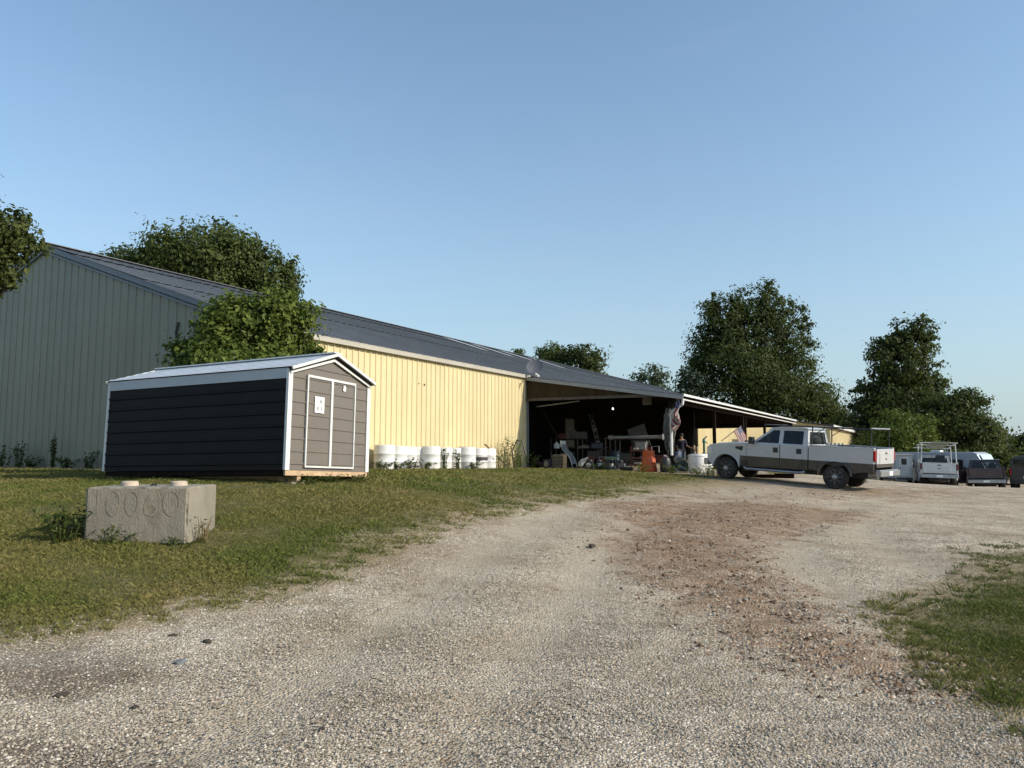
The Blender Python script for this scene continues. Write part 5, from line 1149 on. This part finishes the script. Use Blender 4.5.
def tree(name,label,Y,px,lobes,lm,nleaf,size,trunk_r,seed,clump=.09,group=None,fill=.5,depth=1.,spiky=.0,cat='tree',asp=.55,per=26):
    k=Y/F; X0=(px-512)*k; z0=h(X0,Y)
    root=thing(name,label,cat,(X0,Y,z0),0,group)
    g=np.random.default_rng(seed); r=random.Random(seed)
    Ls=[]
    for cx,cy,rx,ry in lobes:
        Ls.append((np.array([(cx-512)*k-X0, r.uniform(-.35,.35)*rx*k*depth, EYE+(455-cy)*k-z0]),np.array([rx*k,rx*k*.9*depth,ry*k])))
    wts=np.array([(l[1][0]*l[1][2])**1.0*l[1][1]**.3 for l in Ls]); wts/=wts.sum()
    ncl=max(20,nleaf//per); PP=[];NR=[]
    for li in range(len(Ls)):
        c,rad=Ls[li]; m=max(4,int(ncl*wts[li]))
        d=g.normal(0,1,(m,3)); d/=np.linalg.norm(d,axis=1)[:,None]
        rr=1-np.abs(g.normal(0,.22,m))*1.0; rr=np.where(g.random(m)<fill*.5,g.random(m)**.5,rr).clip(.1,1)
        rr=rr*(1+g.normal(0,.07,m))
        bump=1+.13*np.sin(d[:,0]*5+li)*np.sin(d[:,2]*6+li*2)+.08*np.sin(d[:,1]*9+d[:,2]*7)
        if spiky: bump+=spiky*np.clip(g.normal(0,1,m),0,2)*(rr>.8)
        q=c+d*rad*np.minimum(rr*bump,1.10)[:,None]
        sc_=3.1/max(rad.mean(),.3)**.75; f1=np.sin(q[:,0]*sc_+li*1.7)*np.sin(q[:,1]*sc_*.9+q[:,2]*.4)+np.sin(q[:,2]*sc_*1.15+li+q[:,0]*.5)
        keep=f1+g.normal(0,.35,m)>-.75; q=q[keep]; d=d[keep]; rr=rr[keep]; m=len(q)
        if m<3: continue
        cs=clump*(rad.mean())**.5*(.6+.9*g.random(m))
        kk=np.maximum(3,(per*(.5+g.random(m))*1.0).astype(int)); idx=np.repeat(np.arange(m),kk)
        off=np.clip(g.normal(0,1,(len(idx),3)),-1.2,1.2)*cs[idx][:,None]*np.array([1,1,.72]); 
        if spiky: off+=d[idx]*(g.random(len(idx))[:,None])*cs[idx][:,None]*1.6
        ns=max(2,int(m*.09)); oi=np.nonzero(rr>.72)[0]; oi=oi if len(oi) else np.arange(m); js=oi[g.integers(0,len(oi),ns)]; sd=d[js]+np.array([0,0,.55])+g.normal(0,.35,(ns,3)); sd/=np.linalg.norm(sd,axis=1)[:,None]
        slen=(.13+.20*g.random(ns))*rad.mean()**.6*(1+3*spiky); st=q[js]; kk2=np.repeat(np.arange(ns),max(8,per)); tt=g.random(len(kk2))
        sp_=st[kk2]+sd[kk2]*(slen[kk2]*tt)[:,None]+np.clip(g.normal(0,1,(len(kk2),3)),-1.4,1.4)*((1.15-tt)*slen[kk2]*.2)[:,None]
        PP.append(sp_); NR.append(sd[kk2]*.5+g.normal(0,.4,(len(kk2),3)))
        PP.append(q[idx]+off); NR.append(d[idx]*.45+off/(cs[idx][:,None]+1e-6)*.55+np.array([0,0,.35]))
    P=np.concatenate(PP); NRM=np.concatenate(NR)
    P[:,2]=np.maximum(P[:,2],.1)
    V,FA=leaves(P,NRM,size,asp,seed)
    npmesh('crown',V,FA,lm,root)
    mb=MB(); top=max(l[0][2] for l in Ls); cxm=sum(l[0][0]*w for l,w in zip(Ls,wts))
    fork=top*.42; pts=[(0,0,-.3),(0,0,.15),(r.uniform(-.1,.1)+cxm*.15,0,fork*.5),(cxm*.4,0,fork),(cxm*.8,0,top*.72)]
    mb.path(pts,[trunk_r*1.5,trunk_r*1.1,trunk_r*.9,trunk_r*.72,trunk_r*.2],9)
    mb.build('trunk',bark,root,True)
    mb=MB()
    for c,rad in Ls:
        for j in range(3):
            a=Vector((cxm*.3,0,fork*r.uniform(.55,1.1))); e=Vector(c)+Vector((r.uniform(-.6,.6)*rad[0],r.uniform(-.6,.6)*rad[1],r.uniform(-.3,.6)*rad[2]))
            m_=a.lerp(e,.5)+Vector((r.uniform(-.05,.05)*top,r.uniform(-.05,.05)*top,.06*top))
            mb.path([a,a.lerp(m_,.5)+Vector((0,0,.02*top)),m_,e],[trunk_r*.45,trunk_r*.35,trunk_r*.22,trunk_r*.06],5)
    mb.build('limbs',bark,root,True)
    return root
BGT='trees behind the buildings'
tree('broadleaf_tree','leafy tree at the far left reaching over the grey gable corner',17.,-75,[(-75,205,50,48),(-40,235,42,40),(-8,235,26,24),(12,238,22,15),(2,218,18,16),(-20,268,30,26),(0,262,13,15),(-95,255,45,40),(6,277,8,9)],LM['olive'],17000,.135,.2,3,clump=.20,per=16)
tree('broadleaf_tree','wide round dark tree rising behind the grey gable roof',68.,205,[(150,271,48,28),(205,266,60,38),(255,280,42,31),(120,266,24,17),(205,248,38,19),(277,288,22,23),(165,254,30,18),(240,257,30,18)],LM['mid'],42000,.37,.5,4,clump=.33,group=BGT,per=26)
tree('shrub_tree','bright green large leafed small tree between the shed and the grey gable',19.4,246,[(243,335,50,34),(283,328,30,36),(206,342,32,24),(258,308,36,20),(182,354,18,12),(312,356,12,10),(245,390,64,48),(225,312,22,16)],LM['bright'],24000,.135,.09,5,clump=.19,fill=.45,asp=.62,per=16)
tree('broadleaf_tree','left of two round treetops showing over the metal roof',112.,553,[(553,360,18,16),(546,356,10,10),(561,358,11,11),(553,385,20,24)],LM['mid'],8000,.46,.4,6,clump=.42,group=BGT)
tree('broadleaf_tree','right of two round treetops showing over the metal roof',110.,585,[(585,362,20,17),(578,356,12,10),(594,366,13,14),(586,390,22,24)],LM['dark'],8600,.46,.4,7,clump=.42,group=BGT)
tree('broadleaf_tree','tiny treetop just clearing the metal roof left of two round treetops',118.,518,[(518,354,8,6),(518,380,12,26)],LM['mid'],2600,.46,.3,8,clump=.4,group=BGT)
tree('broadleaf_tree','pale hazy tree behind the end of the metal roof',150.,652,[(652,382,19,16),(660,376,10,9),(640,388,10,9),(631,384,4,4),(655,400,22,20)],LM['pale'],5200,.55,.4,9,clump=.5,group=BGT)
tree('tall_tree','tallest dark tree with a pointed top behind the carport',112.,757,[(772,285,5,12),(771,303,12,18),(747,298,8,11),(716,303,9,11),(729,313,18,17),(757,318,24,18),(785,312,12,17),(806,312,4,10),(801,326,10,9),(812,338,7,7),(720,336,20,20),(765,345,42,30),(709,354,18,20),(735,372,40,28),(790,362,24,22),(800,390,28,18),(760,394,50,26),(824,396,15,12),(700,378,13,14),(694,357,6,4),(809,363,6,4)],LM['dark'],62000,.46,.7,10,clump=.40,group=BGT,spiky=.12)
tree('broadleaf_tree','small paler tree at the left foot of the tallest dark tree',108.,690,[(690,384,13,16),(684,392,9,12),(694,405,14,16)],LM['pale'],3600,.45,.3,11,clump=.4,group=BGT)
tree('broadleaf_tree','lower rounded tree at the right foot of the tallest dark tree',106.,822,[(818,408,20,15),(836,412,12,11),(806,420,24,16),(830,430,28,18)],LM['olive'],11000,.40,.35,12,clump=.4,group=BGT)
tree('broadleaf_tree','low dark tree filling the gap behind the pickup bed',100.,856,[(856,420,14,12),(846,428,14,14),(868,432,16,18),(858,446,22,16)],LM['dark'],6000,.42,.3,13,clump=.4,group=BGT)
tree('tall_tree','ragged tall tree leaning right above the bright bush',85.,905,[(925,330,11,10),(906,331,11,9),(893,344,12,10),(915,347,20,13),(884,360,10,10),(905,368,22,14),(934,338,5,6),(936,367,6,5),(868,388,12,5),(856,390,4,3),(888,392,20,12),(920,390,20,14),(941,382,5,7),(905,412,38,16),(868,408,12,12),(890,432,34,18),(876,372,5,4)],LM['dark'],36000,.39,.45,14,clump=.36,group=BGT,spiky=.10)
tree('broadleaf_tree','spreading dark tree right of the ragged tall tree',78.,958,[(966,398,9,8),(981,402,7,5),(954,410,16,14),(970,420,12,14),(945,426,20,20),(962,440,24,20),(980,436,7,12),(940,412,10,10)],LM['dark'],20000,.35,.35,15,clump=.34,group=BGT,spiky=.10)
tree('leafy_bush','bright green bush behind the white trailers',60.,902,[(898,428,24,17),(914,434,20,18),(884,440,16,14),(902,448,34,20),(925,446,12,14)],LM['bright'],13000,.21,.12,16,clump=.26,cat='bush')
tree('broadleaf_tree','thin ragged tree beyond the travel trailer',92.,994,[(990,436,13,10),(1001,432,5,6),(985,448,16,14),(998,452,14,14)],LM['olive'],3800,.45,.25,17,clump=.36,group=BGT)
tree('broadleaf_tree','dark tree cut by the right edge of the view',88.,1028,[(1030,446,16,16),(1014,456,12,9),(1045,440,18,24),(1030,466,24,14)],LM['dark'],5200,.45,.3,18,clump=.36,group=BGT)
tree('leafy_bush','dark bush between the pickup and the small white trailer',66.,872,[(872,450,22,14),(890,458,20,14),(858,458,18,14)],LM['dark'],5000,.3,.1,19,clump=.28,cat='bush')
tree('leafy_bush','dark bush behind the travel trailer and the black van',64.,985,[(960,462,30,14),(990,462,22,14),(1015,464,22,14)],LM['olive'],6000,.32,.1,20,clump=.28,cat='bush')
# far wood closing the horizon
g=np.random.default_rng(33); n=26000
ang=g.uniform(-1.25,1.25,n); rad_=g.uniform(175,230,n); x=np.sin(ang)*rad_; y=np.cos(ang)*rad_
hh=5+3.*np.sin(ang*31)+2.0*np.sin(ang*67+1)+1.2*np.sin(ang*140); z=H(x,y)+np.maximum(1.5,hh)*g.random(n)**.55
V,FA=leaves(np.stack([x,y,z],1),np.tile([0,-.5,.6],(n,1)),1.9,.6,34); tag(npmesh('far_wood',V,FA,LM['pale']),'low far wood along the horizon','woodland',kind='stuff')
# weeds
def weed(name,label,x,y,hh,spread,nst,lsize,lm,seed,group=None,nleaf=14,cat='weed'):
    r=random.Random(seed); z=h(x,y); t=thing(name,label,cat,(x,y,z),0,group)
    mb=MB(); P=[]
    for i in range(nst):
        a=r.random()*6.28; l=hh*r.uniform(.55,1.); s=spread*r.uniform(.1,1); bx,by=math.cos(a)*s*.35,math.sin(a)*s*.35
        pts=[Vector((bx,by,-.03)),Vector((bx+math.cos(a)*s*.35,by+math.sin(a)*s*.35,l*.55)),Vector((bx+math.cos(a)*s*.9+r.uniform(-.04,.04),by+math.sin(a)*s*.9,l))]
        mb.path(pts,[.007,.005,.002],4)
        for j in range(nleaf):
            u=r.uniform(.08,1); q=pts[0].lerp(pts[1],u*2) if u<.5 else pts[1].lerp(pts[2],u*2-1); P.append(q+Vector((r.gauss(0,.03),r.gauss(0,.03),r.gauss(0,.02))))
    mb.build('stems',lm if lm==LM['dry'] else LM['weed'],t)
    P=np.array([tuple(p) for p in P]); V,FA=leaves(P,np.tile([0,-.2,1.],(len(P),1)),lsize,.45,seed); npmesh('leaves',V,FA,lm,t)
    return t
weed('broadleaf_weed','dark leafy weed clump at the left corner of the concrete block',-5.28,8.98,.48,.30,16,.085,LM['weed'],1,None,16)
weed('broadleaf_weed','small weed against the shaded face of the concrete block',-4.72,8.93,.24,.26,9,.06,LM['weed'],2,None,10)
weed('broadleaf_weed','thin grassy weed at the sunlit end of the concrete block',-3.78,9.35,.34,.22,12,.05,LM['dry'],3,None,6)
weed('broadleaf_weed','low weed at the near right corner of the concrete block',-3.95,8.98,.16,.25,10,.045,LM['weed'],4,None,9)
WG='weeds along the grey gable wall'
for i,(px,hh,w,lab) in enumerate(((4,1.0,.5,'dense weed clump at the far left foot of the grey gable'),(22,1.15,.25,'tall forked weed near the left end of the grey gable'),(33,.5,.5,'low weed clump under the forked weed by the gable'),(55,1.3,.12,'tallest single weed stalk by the middle of the grey gable'),(70,.45,.4,'low weed between two stalks at the gable foot'),(91,.62,.35,'dark round weed beside the shed corner at the gable foot'))):
    k=(px-512)/F; a=C0-AX*.35; s=(k*a.y-a.x)/(-NN.x+k*NN.y); p=a-NN*s
    weed('wall_weed',lab,p.x,p.y,hh,w,12,.14,LM['weed'],20+i,WG,12)
WG2='weeds along the yellow wall'
for i,(px,t,hh,w,lab,lm) in enumerate(((384,1.1,.35,.4,'low weed before the barrel nearest the shed','weed'),(398,1.05,.32,.4,'low weed in front of the second and third barrels','weed'),(412,1.,.5,.45,'dark weed filling the gap in the barrel row','weed'),(424,1.2,.3,.5,'low weed at the foot of the fat barrel','weed'),(445,1.1,.85,.15,'tall weed stalk with a dark head before the barrels','weed'),(458,1.,.8,.2,'tall weed stalk left of the board topped barrel','weed'),(472,1.1,.35,.5,'low weed before the board topped barrel','weed'),(497,.7,.8,.7,'spreading weed at the right end of the barrels','bright'),(507,.6,1.5,.6,'tall pale weed against the yellow wall','bright'),(514,.7,1.7,.5,'tallest weed by the carport corner with a bent top','bright'),(521,.6,1.0,.6,'leafy weed at the end of the yellow wall','bright'),(533,.4,.7,.5,'weed half hiding the red mower','bright'))):
    d=wall_px(px,t); p=BP(d,t,0); weed('wall_weed',lab,p.x,p.y,hh,w,13,.11,LM[lm],40+i,WG2,13)
WG3='weeds before the carport and pickup'
for i,(px,Y,hh,w,lab) in enumerate(((672,31.6,.4,.4,'pale weed at the foot of the tube frames'),(697,31.0,.35,.6,'weed at the foot of the white tank'),(706,30.6,.5,.6,'thick weed between the white tank and the pickup'),(714,30.3,.45,.6,'weed under the front bumper of the pickup'),(640,32.6,.4,.5,'weed before the orange barrel'),(600,33.8,.35,.5,'weed before the scrap engines'))):
    x,y=at(px,Y); weed('verge_weed',lab,x,y,hh,w,16,.09,LM['bright'],60+i,WG3,10)
for i,(u,v,lab) in enumerate(((299,474,'low green weed under the left of the shed doors'),(318,477,'low green weed under the middle of the shed doors'),(340,478,'low green weed under the right of the shed doors'))):
    p=shed.matrix_world@Vector((.45+.75*i,-.12,0)); weed('shed_weed',lab,p.x,p.y,.16,.35,18,.07,LM['weed'],80+i,'weeds under the shed doors',8)
# bent dark pipe leaning in the weeds and rods on the wall
o=MB().path([(0,0,0),(-.1,0,.75),(.1,.1,1.25),(.35,.15,1.2),(.5,.2,.6)],.035,7).build('bent_pipe',dark_steel,None,True); d=wall_px(514,.5); p=BP(d,.5,0); o.location=(p.x,p.y,h(p.x,p.y)); o.rotation_euler=(0,0,-YAW); tag(o,'bent dark pipe standing in the tall weeds by the yellow wall','pipe')
o=MB().bar((0,0,.15),(-1.1,-.1,1.05),.05,.05).build('fallen_branch',bark); d=wall_px(506,.9); p=BP(d,.9,0); o.location=(p.x,p.y,h(p.x,p.y)); o.rotation_euler=(0,0,-YAW+R(60)); tag(o,'thin dark branch leaning toward the last white barrel','branch')
# clods and single stones on the drive
def rock(name,label,px,py,s,mt,seed):
    r=random.Random(seed); x,y=ground(px,py); mb=MB()
    import bmesh
    bm=bmesh.new(); bmesh.ops.create_icosphere(bm,subdivisions=2,radius=1)
    for v in bm.verts: v.co=Vector((v.co.x*s*1.4,v.co.y*s,v.co.z*s*.55))*(1+r.uniform(-.22,.22))
    me=bpy.data.meshes.new(name); bm.to_mesh(me); bm.free(); me.materials.append(mt); o=bpy.data.objects.new(name,me); COL.objects.link(o); o.location=(x,y,h(x,y)+s*.2); o.rotation_euler=(0,0,r.random()*6); tag(o,label,'stone')
soilm=mat('dark_clod',(.05,.038,.028),.95,0,.3,20); greystone=mat('blue_grey_stone',(.13,.14,.15),.85,0,.3,20)
rock('stone','blue grey stone alone on the pale gravel at lower left',180,665,.035,greystone,1)
rock('dirt_clod','wider dark clod of soil at the lawn edge, right one',207,643,.034,soilm,2); rock('dirt_clod','small dark clod of soil left of the wider clod',173,637,.025,soilm,3)
rock('dirt_clod','dark clod at lower left on the dark gravel patch',62,699,.03,soilm,4); rock('dirt_clod','brown clod on pale gravel below the blue grey stone',135,709,.022,soilm,5)
rock('dirt_clod','dark clod with a curved top left of the brown dirt strip',592,547,.05,soilm,6); rock('dirt_clod','brown clod at mid drive on pale gravel',322,731,.02,soilm,7)

# ------------------------------------------------------------------ light, sky, camera
SUN_EL=R(29); SUN_AZ=R(-20)         # angle from +X toward +Y
S=Vector((math.cos(SUN_AZ)*math.cos(SUN_EL),math.sin(SUN_AZ)*math.cos(SUN_EL),math.sin(SUN_EL)))
li=bpy.data.lights.new('sun','SUN'); li.energy=3.5; li.angle=R(.53); li.color=(1,.91,.77)
so=bpy.data.objects.new('sun',li); COL.objects.link(so); so.rotation_euler=S.to_track_quat('Z','Y').to_euler(); so.location=(30,-10,30)
w=bpy.data.worlds.new('World'); sc.world=w; w.use_nodes=True; nt=w.node_tree; nt.nodes.clear()
sky=nt.nodes.new('ShaderNodeTexSky'); sky.sky_type='NISHITA'; sky.sun_disc=False; sky.sun_elevation=SUN_EL; sky.sun_rotation=math.pi/2-SUN_AZ
sky.air_density=1.0; sky.dust_density=1.2; sky.ozone_density=1.5; sky.altitude=200
bg=nt.nodes.new('ShaderNodeBackground'); bg.inputs[1].default_value=.148; ow=nt.nodes.new('ShaderNodeOutputWorld')
tc=nt.nodes.new('ShaderNodeTexCoord'); sx=nt.nodes.new('ShaderNodeSeparateXYZ'); nt.links.new(tc.outputs['Generated'],sx.inputs[0])
hz=mth(nt,'POWER',mth(nt,'SUBTRACT',1.,mth(nt,'MAXIMUM',sx.outputs[2],0.)),3.6); hz=mth(nt,'ADD',mth(nt,'MULTIPLY',hz,.84),.06)
skyc=mixc(nt,hz,mixc(nt,1.,sky.outputs[0],(.86,.99,1.0),'MULTIPLY'),(2.15,2.62,2.88))
cir=noise(nt,1.6,tc.outputs['Generated'],7,.62,(1.2,2.6,5.5)); cirr=ramp(nt,[(.52,(0,0,0)),(.78,(1,1,1))],cir).outputs[0]
skyc=mixc(nt,mth(nt,'MULTIPLY',cirr,.10),skyc,(2.9,3.1,3.3)); nt.links.new(skyc,bg.inputs[0]); nt.links.new(bg.outputs[0],ow.inputs[0])
cam=bpy.data.cameras.new('camera'); co=bpy.data.objects.new('camera',cam); COL.objects.link(co); sc.camera=co
cam.sensor_width=36; cam.lens=36*F/1024; cam.clip_start=.1; cam.clip_end=6000
co.location=(0,0,EYE); co.rotation_euler=(math.pi/2+PITCH,0,0)
vs=sc.view_settings; vs.view_transform='Standard'; vs.look='None'; vs.exposure=.52; vs.gamma=1; vs.use_curve_mapping=False
sc.cycles.max_bounces=6; sc.cycles.transparent_max_bounces=8; sc.cycles.use_adaptive_sampling=True; sc.cycles.adaptive_threshold=.02
